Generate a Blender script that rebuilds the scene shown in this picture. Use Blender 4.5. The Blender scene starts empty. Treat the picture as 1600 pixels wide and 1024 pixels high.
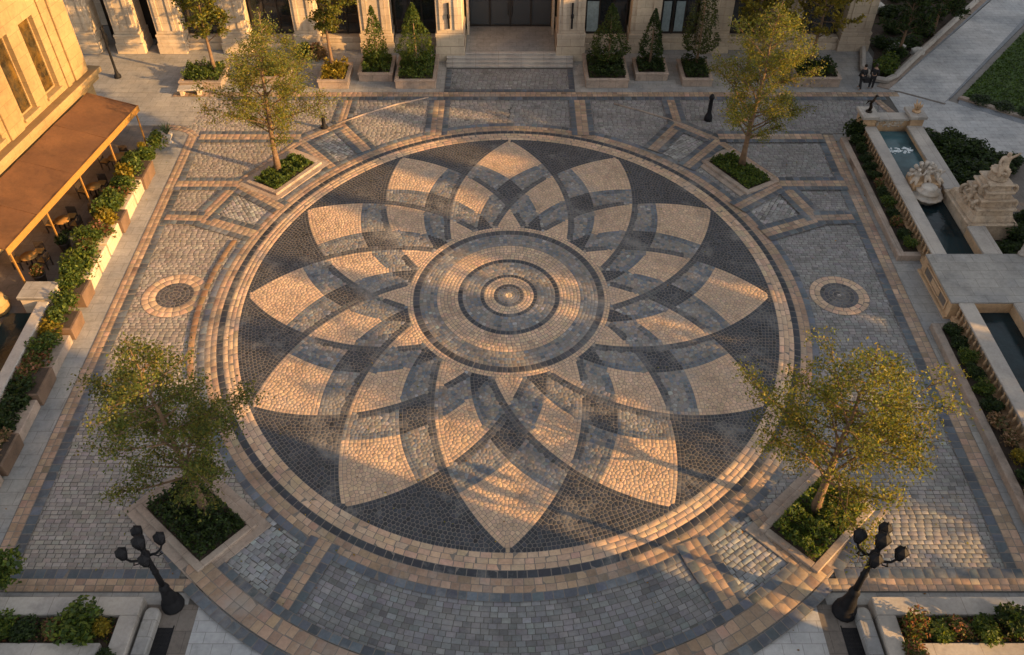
import bpy, math, random
import numpy as np
from mathutils import Vector, Matrix

random.seed(7)
RNG = np.random.default_rng(11)
SC = bpy.context.scene
COL = SC.collection
PI = math.pi
MR = 13.0            # half width of the rose mosaic (metres)
MS = 1.111           # the mosaic is a slightly long oval
ORD = ['first', 'second', 'third', 'fourth', 'fifth', 'sixth', 'seventh', 'eighth', 'ninth', 'tenth',
       'eleventh', 'twelfth', 'thirteenth', 'fourteenth', 'fifteenth', 'sixteenth']

# ------------------------------------------------------------------ helpers
def tag(o, label=None, cat=None, group=None, kind=None):
    if label: o['label'] = label
    if cat: o['category'] = cat
    if group: o['group'] = group
    if kind: o['kind'] = kind
    return o

def empty(name, loc=(0, 0, 0), rz=0.0):
    o = bpy.data.objects.new(name, None)
    o.empty_display_size = 0.3
    o.location = loc
    o.rotation_euler = (0, 0, rz)
    COL.objects.link(o)
    return o

def thing(name, label, cat, loc=(0, 0, 0), rz=0.0, group=None):
    return tag(empty(name, loc, rz), label, cat, group)

def kids(o):
    return [c for c in bpy.data.objects if c.parent == o]

def copy_tree(o, parent=None):
    c = o.copy()
    COL.objects.link(c)
    if parent is not None:
        c.parent = parent
    for ch in kids(o):
        copy_tree(ch, c)
    return c

class MB:
    """collects simple solids, then links them as ONE mesh object"""
    def __init__(s):
        s.v = []; s.f = []; s.sm = []
    def add(s, vs, fs, smooth=False):
        b = len(s.v)
        s.v.extend(vs)
        for f in fs:
            s.f.append([i + b for i in f]); s.sm.append(smooth)
        return s
    def prism(s, poly, z0, z1):
        n = len(poly)
        a = sum(poly[i][0] * poly[(i + 1) % n][1] - poly[(i + 1) % n][0] * poly[i][1] for i in range(n))
        if a < 0: poly = poly[::-1]
        vs = [(x, y, z0) for x, y in poly] + [(x, y, z1) for x, y in poly]
        fs = [list(range(n))[::-1], list(range(n, 2 * n))]
        fs += [[i, (i + 1) % n, n + (i + 1) % n, n + i] for i in range(n)]
        return s.add(vs, fs)
    def box(s, x0, x1, y0, y1, z0, z1):
        return s.prism([(x0, y0), (x1, y0), (x1, y1), (x0, y1)], z0, z1)
    def sl(s, xa, xb, y0, y1, z0, z1, k=0.02):
        """box whose long sides lean in plan with slope k"""
        return s.prism([(xa + k * y0, y0), (xb + k * y0, y0), (xb + k * y1, y1), (xa + k * y1, y1)], z0, z1)
    def taper(s, x0, x1, y0, y1, z0, z1, d):
        vs = [(x0, y0, z0), (x1, y0, z0), (x1, y1, z0), (x0, y1, z0),
              (x0 + d, y0 + d, z1), (x1 - d, y0 + d, z1), (x1 - d, y1 - d, z1), (x0 + d, y1 - d, z1)]
        return s.add(vs, [[3, 2, 1, 0], [4, 5, 6, 7], [0, 1, 5, 4], [1, 2, 6, 5], [2, 3, 7, 6], [3, 0, 4, 7]])
    def lathe(s, prof, cx=0, cy=0, n=16, cz=0, smooth=True, wob=0.0, lobes=0):
        vs = []; fs = []
        for r, z in prof:
            for i in range(n):
                a = 2 * PI * i / n
                q = r * (1 + wob * math.cos(lobes * a))
                vs.append((cx + q * math.cos(a), cy + q * math.sin(a), cz + z))
        for j in range(len(prof) - 1):
            for i in range(n):
                k = (i + 1) % n
                fs.append([j * n + i, j * n + k, (j + 1) * n + k, (j + 1) * n + i])
        fs.append([i for i in range(n)][::-1])
        fs.append([(len(prof) - 1) * n + i for i in range(n)])
        return s.add(vs, fs, smooth)
    def tube(s, pts, rads, n=8, smooth=True):
        pts = [Vector(p) for p in pts]
        vs = []; fs = []
        up = Vector((0.13, 0.27, 0.95))
        for j, p in enumerate(pts):
            d = (pts[min(j + 1, len(pts) - 1)] - pts[max(j - 1, 0)])
            d = d.normalized() if d.length > 1e-9 else Vector((0, 0, 1))
            a = d.cross(up)
            if a.length < 0.1: a = d.cross(Vector((1, 0.1, 0)))
            a.normalize(); b = d.cross(a)
            r = rads[j] if hasattr(rads, '__len__') else rads
            for i in range(n):
                t = 2 * PI * i / n
                q = p + a * (r * math.cos(t)) + b * (r * math.sin(t))
                vs.append(tuple(q))
        for j in range(len(pts) - 1):
            for i in range(n):
                k = (i + 1) % n
                fs.append([j * n + i, (j + 1) * n + i, (j + 1) * n + k, j * n + k])
        fs.append(list(range(n)))
        fs.append([(len(pts) - 1) * n + i for i in range(n)][::-1])
        return s.add(vs, fs, smooth)
    def blob(s, c, r, n=10, m=7, jit=0.0, rnd=random):
        vs = []; fs = []
        rx, ry, rz = r if hasattr(r, '__len__') else (r, r, r)
        for j in range(m + 1):
            th = PI * j / m
            for i in range(n):
                a = 2 * PI * i / n
                q = 1 + jit * (rnd.random() - 0.5)
                vs.append((c[0] + q * rx * math.sin(th) * math.cos(a), c[1] + q * ry * math.sin(th) * math.sin(a),
                           c[2] + q * rz * math.cos(th)))
        for j in range(m):
            for i in range(n):
                k = (i + 1) % n
                fs.append([j * n + i, (j + 1) * n + i, (j + 1) * n + k, j * n + k])
        return s.add(vs, fs, jit < 0.15)
    def xf(s, M, start=0):
        for i in range(start, len(s.v)):
            s.v[i] = tuple(M @ Vector(s.v[i]))
        return s
    def mesh(s, name):
        me = bpy.data.meshes.new(name)
        me.from_pydata([tuple(v) for v in s.v], [], s.f)
        me.polygons.foreach_set('use_smooth', s.sm)
        me.update()
        return me
    def build(s, name, mat, parent=None, bevel=0.0):
        me = s.mesh(name)
        me.materials.append(mat)
        return link(name, me, parent, bevel)

def link(name, me, parent=None, bevel=0.0):
    o = bpy.data.objects.new(name, me)
    COL.objects.link(o)
    if parent is not None: o.parent = parent
    if bevel:
        m = o.modifiers.new('bevel', 'BEVEL'); m.width = bevel; m.segments = 1; m.limit_method = 'ANGLE'
    return o

# ------------------------------------------------------------------ materials
def N(nt, t, **kw):
    n = nt.nodes.new(t)
    for k, v in kw.items(): setattr(n, k, v)
    return n

def base_mat(name):
    m = bpy.data.materials.new(name); m.use_nodes = True
    nt = m.node_tree
    return m, nt, nt.nodes['Principled BSDF']

def noise(nt, scale, detail=4, rough=0.6, coord='Object'):
    tc = N(nt, 'ShaderNodeTexCoord')
    n = N(nt, 'ShaderNodeTexNoise')
    n.inputs['Scale'].default_value = scale
    n.inputs['Detail'].default_value = detail
    n.inputs['Roughness'].default_value = rough
    nt.links.new(tc.outputs[coord], n.inputs['Vector'])
    return n

def mapr(nt, src, a, b, c=0.3, d=0.7):
    r = N(nt, 'ShaderNodeMapRange')
    r.inputs['From Min'].default_value = c; r.inputs['From Max'].default_value = d
    r.inputs['To Min'].default_value = a; r.inputs['To Max'].default_value = b
    nt.links.new(src, r.inputs['Value'])
    return r.outputs['Result']

def mult(nt, colsock, valsock):
    m = N(nt, 'ShaderNodeVectorMath', operation='SCALE')
    nt.links.new(colsock, m.inputs[0]); nt.links.new(valsock, m.inputs['Scale'])
    return m.outputs['Vector']

def mmul(nt, a, b):
    m = N(nt, 'ShaderNodeMath', operation='MULTIPLY')
    nt.links.new(a, m.inputs[0]); nt.links.new(b, m.inputs[1])
    return m.outputs[0]

def stone(name, col, rough=0.75, var=0.22, scale=0.8, bump=0.25, joints=None, tint=None, stain=0.0):
    """procedural stone; joints=(length,height) adds ashlar joints in object space"""
    m, nt, p = base_mat(name)
    n1 = noise(nt, scale, 6); n2 = noise(nt, scale * 14, 4)
    f = mmul(nt, mapr(nt, n1.outputs['Fac'], 1 - var, 1 + var), mapr(nt, n2.outputs['Fac'], 1 - var * 0.6, 1 + var * 0.6))
    if stain:
        n3 = noise(nt, scale * 2.3, 8, 0.75)
        f = mmul(nt, f, mapr(nt, n3.outputs['Fac'], 1 - stain, 1.0, 0.36, 0.52))
    rgb = N(nt, 'ShaderNodeRGB'); rgb.outputs[0].default_value = (*col, 1)
    c = rgb.outputs[0]
    if tint:
        mx = N(nt, 'ShaderNodeMix', data_type='RGBA')
        mx.inputs['A'].default_value = (*col, 1); mx.inputs['B'].default_value = (*tint, 1)
        nt.links.new(mapr(nt, noise(nt, scale * 0.6, 5).outputs['Fac'], 0, 1, 0.4, 0.62), mx.inputs['Factor'])
        c = mx.outputs['Result']
    hsrc = n2.outputs['Fac']
    if joints:
        tc = N(nt, 'ShaderNodeTexCoord'); sx = N(nt, 'ShaderNodeSeparateXYZ')
        nt.links.new(tc.outputs['Object'], sx.inputs[0])
        ad = N(nt, 'ShaderNodeMath', operation='ADD'); cb = N(nt, 'ShaderNodeCombineXYZ')
        if joints[2:] and joints[2] == 'flat':
            nt.links.new(sx.outputs['X'], cb.inputs['X']); nt.links.new(sx.outputs['Y'], cb.inputs['Y'])
        else:
            nt.links.new(sx.outputs['X'], ad.inputs[0]); nt.links.new(sx.outputs['Y'], ad.inputs[1])
            nt.links.new(ad.outputs[0], cb.inputs['X']); nt.links.new(sx.outputs['Z'], cb.inputs['Y'])
        br = N(nt, 'ShaderNodeTexBrick')
        br.inputs['Scale'].default_value = 1.0
        br.inputs['Brick Width'].default_value = joints[0]; br.inputs['Row Height'].default_value = joints[1]
        br.inputs['Mortar Size'].default_value = 0.012; br.inputs['Mortar Smooth'].default_value = 0.3
        br.inputs['Color1'].default_value = (1, 1, 1, 1); br.inputs['Color2'].default_value = (0.86, 0.86, 0.86, 1)
        br.inputs['Mortar'].default_value = (0.55, 0.52, 0.5, 1)
        nt.links.new(cb.outputs[0], br.inputs['Vector'])
        mm = N(nt, 'ShaderNodeVectorMath', operation='MULTIPLY')
        nt.links.new(c, mm.inputs[0]); nt.links.new(br.outputs['Color'], mm.inputs[1])
        c = mm.outputs['Vector']
    nt.links.new(mult(nt, c, f), p.inputs['Base Color'])
    p.inputs['Roughness'].default_value = rough
    b = N(nt, 'ShaderNodeBump'); b.inputs['Strength'].default_value = bump; b.inputs['Distance'].default_value = 0.03
    nt.links.new(hsrc, b.inputs['Height']); nt.links.new(b.outputs['Normal'], p.inputs['Normal'])
    return m

def attr_mat(name, rough=0.65, bump=0.3, leaf=False, large=0.14):
    m, nt, p = base_mat(name)
    at = N(nt, 'ShaderNodeAttribute', attribute_name='Col')
    if leaf:
        p.inputs['Roughness'].default_value = 0.55
        p.inputs['Specular IOR Level'].default_value = 0.3
        nt.links.new(at.outputs['Color'], p.inputs['Base Color'])
        tr = N(nt, 'ShaderNodeBsdfTranslucent')
        sc = N(nt, 'ShaderNodeVectorMath', operation='MULTIPLY'); sc.inputs[1].default_value = (1.5, 1.45, 0.7)
        nt.links.new(at.outputs['Color'], sc.inputs[0]); nt.links.new(sc.outputs[0], tr.inputs['Color'])
        mx = N(nt, 'ShaderNodeMixShader'); mx.inputs[0].default_value = 0.45
        nt.links.new(p.outputs[0], mx.inputs[1]); nt.links.new(tr.outputs[0], mx.inputs[2])
        nt.links.new(mx.outputs[0], nt.nodes['Material Output'].inputs['Surface'])
        return m
    n1 = noise(nt, 0.22, 6, 0.65); n2 = noise(nt, 9, 5, 0.7)
    f = mmul(nt, mapr(nt, n1.outputs['Fac'], 1 - large, 1 + large), mapr(nt, n2.outputs['Fac'], 0.84, 1.16))
    wn = noise(nt, 0.34, 9, 0.72)
    wear = mapr(nt, wn.outputs['Fac'], 0.0, 0.6, 0.53, 0.69)
    dn = noise(nt, 0.5, 8, 0.7)
    f = mmul(nt, f, mapr(nt, dn.outputs['Fac'], 0.68, 1.0, 0.34, 0.5))
    mx = N(nt, 'ShaderNodeMix', data_type='RGBA'); mx.inputs['B'].default_value = (0.30, 0.285, 0.265, 1)
    nt.links.new(wear, mx.inputs['Factor']); nt.links.new(mult(nt, at.outputs['Color'], f), mx.inputs['A'])
    nt.links.new(mx.outputs['Result'], p.inputs['Base Color'])
    nt.links.new(mapr(nt, n1.outputs['Fac'], rough - 0.12, rough + 0.12), p.inputs['Roughness'])
    b = N(nt, 'ShaderNodeBump'); b.inputs['Strength'].default_value = bump; b.inputs['Distance'].default_value = 0.02
    nt.links.new(n2.outputs['Fac'], b.inputs['Height']); nt.links.new(b.outputs['Normal'], p.inputs['Normal'])
    return m

def plain(name, col, rough=0.5, metal=0.0, var=0.2, scale=6):
    m, nt, p = base_mat(name)
    rgb = N(nt, 'ShaderNodeRGB'); rgb.outputs[0].default_value = (*col, 1)
    n = noise(nt, scale, 4)
    nt.links.new(mult(nt, rgb.outputs[0], mapr(nt, n.outputs['Fac'], 1 - var, 1 + var)), p.inputs['Base Color'])
    p.inputs['Roughness'].default_value = rough; p.inputs['Metallic'].default_value = metal
    return m

def water_mat(name, col, rough=0.06, foam=None):
    m, nt, p = base_mat(name)
    n = noise(nt, 1.3, 3); n2 = noise(nt, 5, 3)
    mx = N(nt, 'ShaderNodeMix', data_type='RGBA')
    mx.inputs['A'].default_value = (*[c * 0.35 for c in col], 1); mx.inputs['B'].default_value = (*col, 1)
    nt.links.new(mapr(nt, noise(nt, 0.45, 4).outputs['Fac'], 0, 1, 0.35, 0.6), mx.inputs['Factor'])
    nt.links.new(mx.outputs['Result'], p.inputs['Base Color'])
    p.inputs['Roughness'].default_value = rough
    p.inputs['IOR'].default_value = 1.33
    b = N(nt, 'ShaderNodeBump'); b.inputs['Strength'].default_value = 0.25; b.inputs['Distance'].default_value = 0.05
    nt.links.new(n2.outputs['Fac'], b.inputs['Height']); nt.links.new(b.outputs['Normal'], p.inputs['Normal'])
    return m

def glass_mat(name, col, rough=0.06):
    m, nt, p = base_mat(name)
    p.inputs['Base Color'].default_value = (*col, 1)
    p.inputs['Roughness'].default_value = rough
    p.inputs['Specular IOR Level'].default_value = 0.9
    n = noise(nt, 0.9, 2)
    b = N(nt, 'ShaderNodeBump'); b.inputs['Strength'].default_value = 0.06; b.inputs['Distance'].default_value = 0.1
    nt.links.new(n.outputs['Fac'], b.inputs['Height']); nt.links.new(b.outputs['Normal'], p.inputs['Normal'])
    return m

M = dict(
    paving=attr_mat('cut_stone_setts', 0.62, 0.12),
    leaf=attr_mat('leaves', leaf=True),
    grout=stone('jointing_sand', (0.165, 0.142, 0.122), 0.9, 0.2, 0.7, 0.3),
    darkgrout=stone('setts_bed', (0.085, 0.078, 0.07), 0.9, 0.25, 0.6, 0.4),
    ground=stone('far_ground', (0.22, 0.2, 0.18), 0.9, 0.2, 0.2, 0.2),
    slab=stone('pale_slabs', (0.33, 0.31, 0.28), 0.7, 0.16, 0.5, 0.2, (0.95, 0.62, 'flat'), (0.25, 0.25, 0.25), 0.25),
    path=stone('path_slabs', (0.50, 0.49, 0.48), 0.72, 0.14, 0.4, 0.25, (0.7, 0.42, 'flat'), (0.33, 0.34, 0.35), 0.2),
    terrace=stone('terrace_slabs', (0.16, 0.135, 0.115), 0.75, 0.2, 0.5, 0.25, (0.8, 0.8, 'flat'), None, 0.25),
    limestone=stone('warm_limestone', (0.56, 0.45, 0.32), 0.75, 0.12, 0.35, 0.25, (1.3, 0.55), (0.45, 0.36, 0.27), 0.18),
    honey=stone('honey_limestone', (0.36, 0.24, 0.10), 0.75, 0.16, 0.35, 0.25, (1.5, 0.62), (0.29, 0.185, 0.072), 0.22),
    coping=stone('coping_stone', (0.43, 0.385, 0.335), 0.68, 0.14, 0.6, 0.25, (1.6, 30, 'flat'), (0.36, 0.33, 0.30), 0.22),
    sandstone=stone('orange_sandstone', (0.55, 0.36, 0.20), 0.75, 0.16, 0.9, 0.3, None, (0.45, 0.30, 0.18), 0.25),
    kerb=stone('pink_kerb_stone', (0.36, 0.27, 0.21), 0.75, 0.18, 0.7, 0.3, (1.1, 30, 'flat'), (0.30, 0.245, 0.20), 0.3),
    carved=stone('carved_marble', (0.52, 0.47, 0.41), 0.6, 0.16, 1.4, 0.35, None, (0.46, 0.37, 0.28), 0.3),
    pot=stone('brown_planter_clay', (0.15, 0.095, 0.062), 0.7, 0.2, 0.8, 0.3, None, None, 0.3),
    soil=stone('dark_soil', (0.045, 0.03, 0.02), 0.95, 0.4, 3, 0.9),
    bark=stone('bark', (0.17, 0.105, 0.06), 0.9, 0.35, 3, 0.9),
    iron=plain('black_iron', (0.014, 0.014, 0.016), 0.6, 0.0),
    lampglass=plain('grey_lamp_glass', (0.02, 0.02, 0.023), 0.6),
    awning=stone('rust_awning_fabric', (0.135, 0.06, 0.02), 0.8, 0.16, 0.5, 0.3, None, (0.105, 0.045, 0.016), 0.25),
    valance=stone('ochre_valance', (0.30, 0.15, 0.028), 0.8, 0.12, 0.6, 0.2),
    glass=glass_mat('dark_window_glass', (0.018, 0.02, 0.022)),
    reflpane=stone('painted_reflection_pane', (0.035, 0.026, 0.012), 0.12, 0.6, 2.2, 0.1, None, (0.10, 0.055, 0.012)),  # amber mottling paints warm reflections into the dark panes
    doorglass=glass_mat('grey_door_glass', (0.045, 0.05, 0.055), 0.12),
    blind=plain('pale_blind', (0.22, 0.27, 0.28), 0.5),
    frame=plain('bronze_window_frame', (0.03, 0.024, 0.02), 0.45, 0.3),
    wood=plain('dark_wicker', (0.03, 0.02, 0.014), 0.6),
    cushion=plain('ochre_cushion', (0.30, 0.15, 0.035), 0.8),
    water=water_mat('dark_pool_water', (0.012, 0.028, 0.034)),
    teal=water_mat('teal_basin_water', (0.05, 0.11, 0.125)),
    foam=plain('white_foam', (0.62, 0.68, 0.70), 0.6, 0, 0.25, 9),
    lawn=stone('lawn_grass', (0.045, 0.085, 0.016), 0.9, 0.35, 0.5, 0.9, None, (0.065, 0.105, 0.02)),
    bronze=plain('dark_bronze', (0.035, 0.025, 0.018), 0.4, 0.7),
    cloth=plain('black_cloth', (0.014, 0.014, 0.017), 0.85),
    skin=plain('skin', (0.42, 0.26, 0.18), 0.6),
    monument=stone('warm_carved_stone', (0.52, 0.41, 0.30), 0.7, 0.2, 1.6, 0.8, None, (0.42, 0.31, 0.21), 0.4),
    rock=stone('white_rock', (0.48, 0.46, 0.43), 0.8, 0.25, 1.5, 0.6),
)

for k_ in ('iron', 'lampglass'): M[k_].node_tree.nodes['Principled BSDF'].inputs['Specular IOR Level'].default_value = 0.12
# ------------------------------------------------------------------ stones laid as real setts
class Setts:
    def __init__(s):
        s.V = []; s.LI = []; s.LT = []; s.C = []; s.n = 0
    def ngons(s, P, C, z0, h, gap=0.02, bev=0.008, tilt=0.008):
        """P (n,k,2) convex outlines in metres, C (n,3) colours"""
        P = np.asarray(P, float); C = np.asarray(C, float)
        n, k = P.shape[:2]
        if not n: return
        c = P.mean(1, keepdims=True)
        d = P - c
        rad = np.linalg.norm(d, axis=2).mean(1)[:, None, None]
        r0 = c + d * np.clip(1 - gap * 0.6 / rad, 0.4, 1)
        r1 = c + d * np.clip(1 - (gap * 0.6 + bev) / rad, 0.3, 1)
        t = RNG.normal(0, tilt, (n, 1, 2))
        hz = z0 + h * (1 + RNG.uniform(-0.2, 0.2, (n, 1))) + ((r1 - c) * t).sum(2)
        v = np.zeros((n, 2 * k, 3))
        v[:, :k, :2] = r0; v[:, :k, 2] = z0 - 0.003
        v[:, k:, :2] = r1; v[:, k:, 2] = hz
        base = s.n + np.arange(n)[:, None] * (2 * k)
        i = np.arange(k); j = (i + 1) % k
        side = np.stack([i, j, k + j, k + i], 1).reshape(-1)
        idx = np.concatenate([side, k + i])
        s.LI.append((base + idx[None, :]).reshape(-1))
        s.LT.append(np.tile(np.array([4] * k + [k]), n))
        s.C.append(np.repeat(C, k + 1, axis=0))
        s.V.append(v.reshape(-1, 3)); s.n += n * 2 * k
    def build(s, name, mat, parent=None):
        V = np.concatenate(s.V); LI = np.concatenate(s.LI); LT = np.concatenate(s.LT); C = np.concatenate(s.C)
        return raw_mesh(name, V, LI, LT, C, mat, parent)

def raw_mesh(name, V, LI, LT, C, mat, parent=None):
    me = bpy.data.meshes.new(name)
    me.vertices.add(len(V)); me.vertices.foreach_set('co', np.ascontiguousarray(V, dtype=np.float32).ravel())
    me.loops.add(len(LI)); me.loops.foreach_set('vertex_index', LI.astype(np.int32))
    me.polygons.add(len(LT))
    st = np.concatenate([[0], np.cumsum(LT)[:-1]])
    me.polygons.foreach_set('loop_start', st.astype(np.int32))
    me.update(calc_edges=True)
    me.validate()
    a = me.attributes.new('Col', 'FLOAT_COLOR', 'FACE')
    C4 = np.ones((len(LT), 4), np.float32); C4[:, :3] = C
    a.data.foreach_set('color', C4.ravel())
    me.materials.append(mat)
    return link(name, me, parent)

TAN = np.array([0.47, 0.325, 0.215]); TAN2 = np.array([0.315, 0.215, 0.145])
DARK = np.array([0.028, 0.032, 0.041]); SLATE = np.array([0.095, 0.112, 0.135])
GREY = np.array([0.18, 0.174, 0.168]); PALE = np.array([0.30, 0.295, 0.285])

def tone(base, n, v=0.12, hue=0.03):
    base = np.asarray(base)
    return np.clip(base[None, :] * (1 + RNG.normal(0, v, (n, 1))) * (1 + RNG.normal(0, hue, (n, 3))), 0.01, 0.9)

def mixgrey(n):
    c = tone(GREY, n, 0.15, 0.03)
    r = RNG.random(n)
    w = r < 0.25; c[w] = tone((0.215, 0.18, 0.15), w.sum(), 0.12)
    w = r > 0.94; c[w] = tone((0.25, 0.245, 0.24), w.sum(), 0.12)
    w = (r > 0.6) & (r < 0.8); c[w] = tone(SLATE * 1.15, w.sum(), 0.15)
    return c

# ---- the rose: twelve petals, each an inner lens (A) and a wider lens (B)
AC = (-0.48, 0.45, 0.73); BC = (-0.135, 0.5, 0.5)     # arc centre x, y and radius (right-hand side), petal axis along +y
R_IN, R_OUT = 0.386, 1.005
def inlens(x, y, L):
    return (abs(x) - L[0]) ** 2 + (y - L[1]) ** 2 < L[2] ** 2
ROT = [(math.cos(k * PI / 6), math.sin(k * PI / 6)) for k in range(12)]
def frames(x, y):
    return [(x * c - y * s, x * s + y * c) for c, s in ROT]
def classify(x, y):
    u = False; n = 0
    for a, b in frames(x, y):
        if b < -0.05: continue
        A = inlens(a, b, AC)
        if A: u = True
        elif inlens(a, b, BC): n += 1
    return u, n

def rose_seeds():
    sp = 0.0122; d = sp / 2
    grid = {}
    seeds = []
    def near(x, y, m):
        gx, gy = int(x // 0.013), int(y // 0.013)
        for i in range(gx - 1, gx + 2):
            for j in range(gy - 1, gy + 2):
                for (a, b) in grid.get((i, j), ()):
                    if (a - x) ** 2 + (b - y) ** 2 < m * m: return True
        return False
    def put(x, y, t, m):
        if near(x, y, m): return
        grid.setdefault((int(x // 0.013), int(y // 0.013)), []).append((x, y)); seeds.append((x, y, t))
    def arc(L, kind):
        n = int(2 * PI * L[2] / sp)
        for k, (c, s) in enumerate(ROT):
            for sg in (1, -1):
                for i in range(n):
                    t = -1.2 + i * sp / L[2]
                    if t > 1.5: break
                    pts = []
                    for off in (-d, d, -3 * d, 3 * d):
                        a = sg * (L[0] + (L[2] + off) * math.cos(t)); b = L[1] + (L[2] + off) * math.sin(t)
                        if a * sg < 0.004 or b < 0.05: pts = None; break
                        pts.append((a * c + b * s, -a * s + b * c, off))
                    if not pts: continue
                    mx, my = (pts[0][0] + pts[1][0]) / 2, (pts[0][1] + pts[1][1]) / 2
                    r = math.hypot(mx, my)
                    if r < R_IN + 0.008 or r > R_OUT - 0.004: continue
                    if kind == 'B':
                        own = None
                        u, nn = classify(mx, my)
                        if not u: continue
                    if any(near(p[0], p[1], sp * 0.66) for p in pts[:2]): continue
                    for j_, p in enumerate(pts):
                        put(p[0], p[1], kind + ('o' if p[2] > 0 else 'i'), 0 if j_ < 2 else sp * 0.8)
    arc(AC, 'A'); arc(BC, 'B')
    for r, t in ((R_OUT - d, 'e'), (R_OUT + d, 'g'), (R_IN + d, 'e'), (R_IN - d, 'g')):
        n = int(2 * PI * r / sp)
        for i in range(n):
            a = 2 * PI * (i + 0.5) / n
            put(r * math.cos(a), r * math.sin(a), t, sp * 0.7)
    for q in [R_OUT - m_ * d for m_ in (3, 5, 7, 9, 11)]:
        n = int(2 * PI * q / (sp * 1.15))
        for i in range(n):
            a = 2 * PI * (i + 0.3) / n
            x, y = q * math.cos(a), q * math.sin(a)
            if not classify(x, y)[0]: put(x, y, 'e', sp * 0.8)
    h = sp * 1.0
    ny = int(2.1 / (h * 0.87))
    for j in range(ny):
        for i in range(int(2.1 / h)):
            x = -1.05 + (i + 0.5 * (j % 2)) * h + random.uniform(-1, 1) * h * 0.27
            y = -1.05 + j * h * 0.87 + random.uniform(-1, 1) * h * 0.27
            r = math.hypot(x, y)
            if R_IN + sp * 0.7 < r < R_OUT - sp * 0.7: put(x, y, 'f', sp * 0.72)
    return seeds, sp

def clip(poly, mx, my, nx, ny):
    out = []
    m = len(poly)
    ds = [(p[0] - mx) * nx + (p[1] - my) * ny for p in poly]
    for i in range(m):
        a, b = poly[i], poly[(i + 1) % m]; da, db = ds[i], ds[(i + 1) % m]
        if da <= 0: out.append(a)
        if (da < 0 < db) or (db < 0 < da):
            t = da / (da - db)
            out.append((a[0] + t * (b[0] - a[0]), a[1] + t * (b[1] - a[1])))
    return out

def voronoi(seeds, sp):
    cell = sp * 2.6
    g = {}
    for i, p in enumerate(seeds): g.setdefault((int(p[0] // cell), int(p[1] // cell)), []).append(i)
    res = []
    for i, p in enumerate(seeds):
        if p[2] == 'g': continue
        x, y = p[0], p[1]
        gx, gy = int(x // cell), int(y // cell)
        nb = []
        for a in (gx - 1, gx, gx + 1):
            for b in (gy - 1, gy, gy + 1):
                for j in g.get((a, b), ()):
                    if j != i:
                        q = seeds[j]; dd = (q[0] - x) ** 2 + (q[1] - y) ** 2
                        if dd < cell * cell: nb.append((dd, q))
        nb.sort(key=lambda t: t[0])
        s = sp * 1.1
        poly = [(x - s, y - s), (x + s, y - s), (x + s, y + s), (x - s, y + s)]
        for dd, q in nb[:20]:
            poly = clip(poly, (x + q[0]) / 2, (y + q[1]) / 2, q[0] - x, q[1] - y)
            if len(poly) < 3: break
        if len(poly) >= 3: res.append((poly, p))
    return res

def disc(mb, r0, r1, z, n=128, sx=1.0, sy=1.0, cx=0, cy=0, a0=0, a1=2 * PI):
    vs = []; fs = []
    for i in range(n + 1):
        a = a0 + (a1 - a0) * i / n
        for r in (r0, r1): vs.append((cx + r * sx * math.cos(a), cy + r * sy * math.sin(a), z))
    for i in range(n): fs.append([2 * i, 2 * i + 1, 2 * i + 3, 2 * i + 2])
    mb.add(vs, fs)

def ring_setts(st, r0, r1, courses, colfn, z, h, ln, sx, sy, cx=0, cy=0, a0=0.0, a1=2 * PI, gap=0.02):
    dr = (r1 - r0) / courses
    for c in range(courses):
        ra, rb = r0 + c * dr, r0 + (c + 1) * dr
        n = max(6, int((a1 - a0) * (ra + rb) / 2 / ln))
        e = np.linspace(a0, a1, n + 1) + (RNG.random() * (a1 - a0) / n if a1 - a0 > 6.2 else 0)
        e[1:-1] += RNG.uniform(-0.16, 0.16, n - 1) * (a1 - a0) / n
        if a1 - a0 > 6.2: e[-1] = e[0] + 2 * PI
        A, B = e[:-1], e[1:]
        P = np.stack([np.stack([r * np.cos(t) * sx + cx, r * np.sin(t) * sy + cy], 1)
                      for r, t in ((ra, A), (rb, A), (rb, B), (ra, B))], 1)[:, ::-1]
        st.ngons(P, colfn(n), z, h * 0.18, gap, 0.012, 0.006)

F = lambda base, v=0.12, hue=0.03: (lambda n: tone(base, n, v, hue))
plaza = empty('paving')
plaza['kind'] = 'structure'
tag(plaza, 'paved square with a twelve petal rose mosaic')

# ground to the horizon
MB().box(-400, 400, -400, 400, -0.6, -0.05).build('ground', M['ground'])['kind'] = 'structure'
MB().box(-26, 27.5, -24, 31, -0.05, -0.004).build('setts_bed', M['darkgrout'], plaza)

st = Setts()
# rose
seeds, SP = rose_seeds()
byk = {}
for poly, (x, y, t) in voronoi(seeds, SP):
    u, n = classify(x, y)
    if t == 'Ao' and u and n >= 1: k = 'strip'
    elif not u: k = 'dark'
    elif n == 0: k = 'tan'
    elif n == 1: k = 'slate' if t == 'Bi' else 'grey'
    else: k = 'dark'
    byk.setdefault((len(poly), k), []).append([(a * MR, b * MR * MS) for a, b in poly])
for (n, k), ps in byk.items():
    c = {'strip': F((0.062, 0.064, 0.07), 0.2), 'dark': F(DARK, 0.22), 'tan': F(TAN, 0.085, 0.02), 'slate': F(SLATE, 0.2),
         'grey': mixgrey}[k](len(ps))
    st.ngons(np.array(ps), c, 0.02, 0.0024, 0.011 if k == 'tan' else 0.014, 0.010, 0.005)
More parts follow.
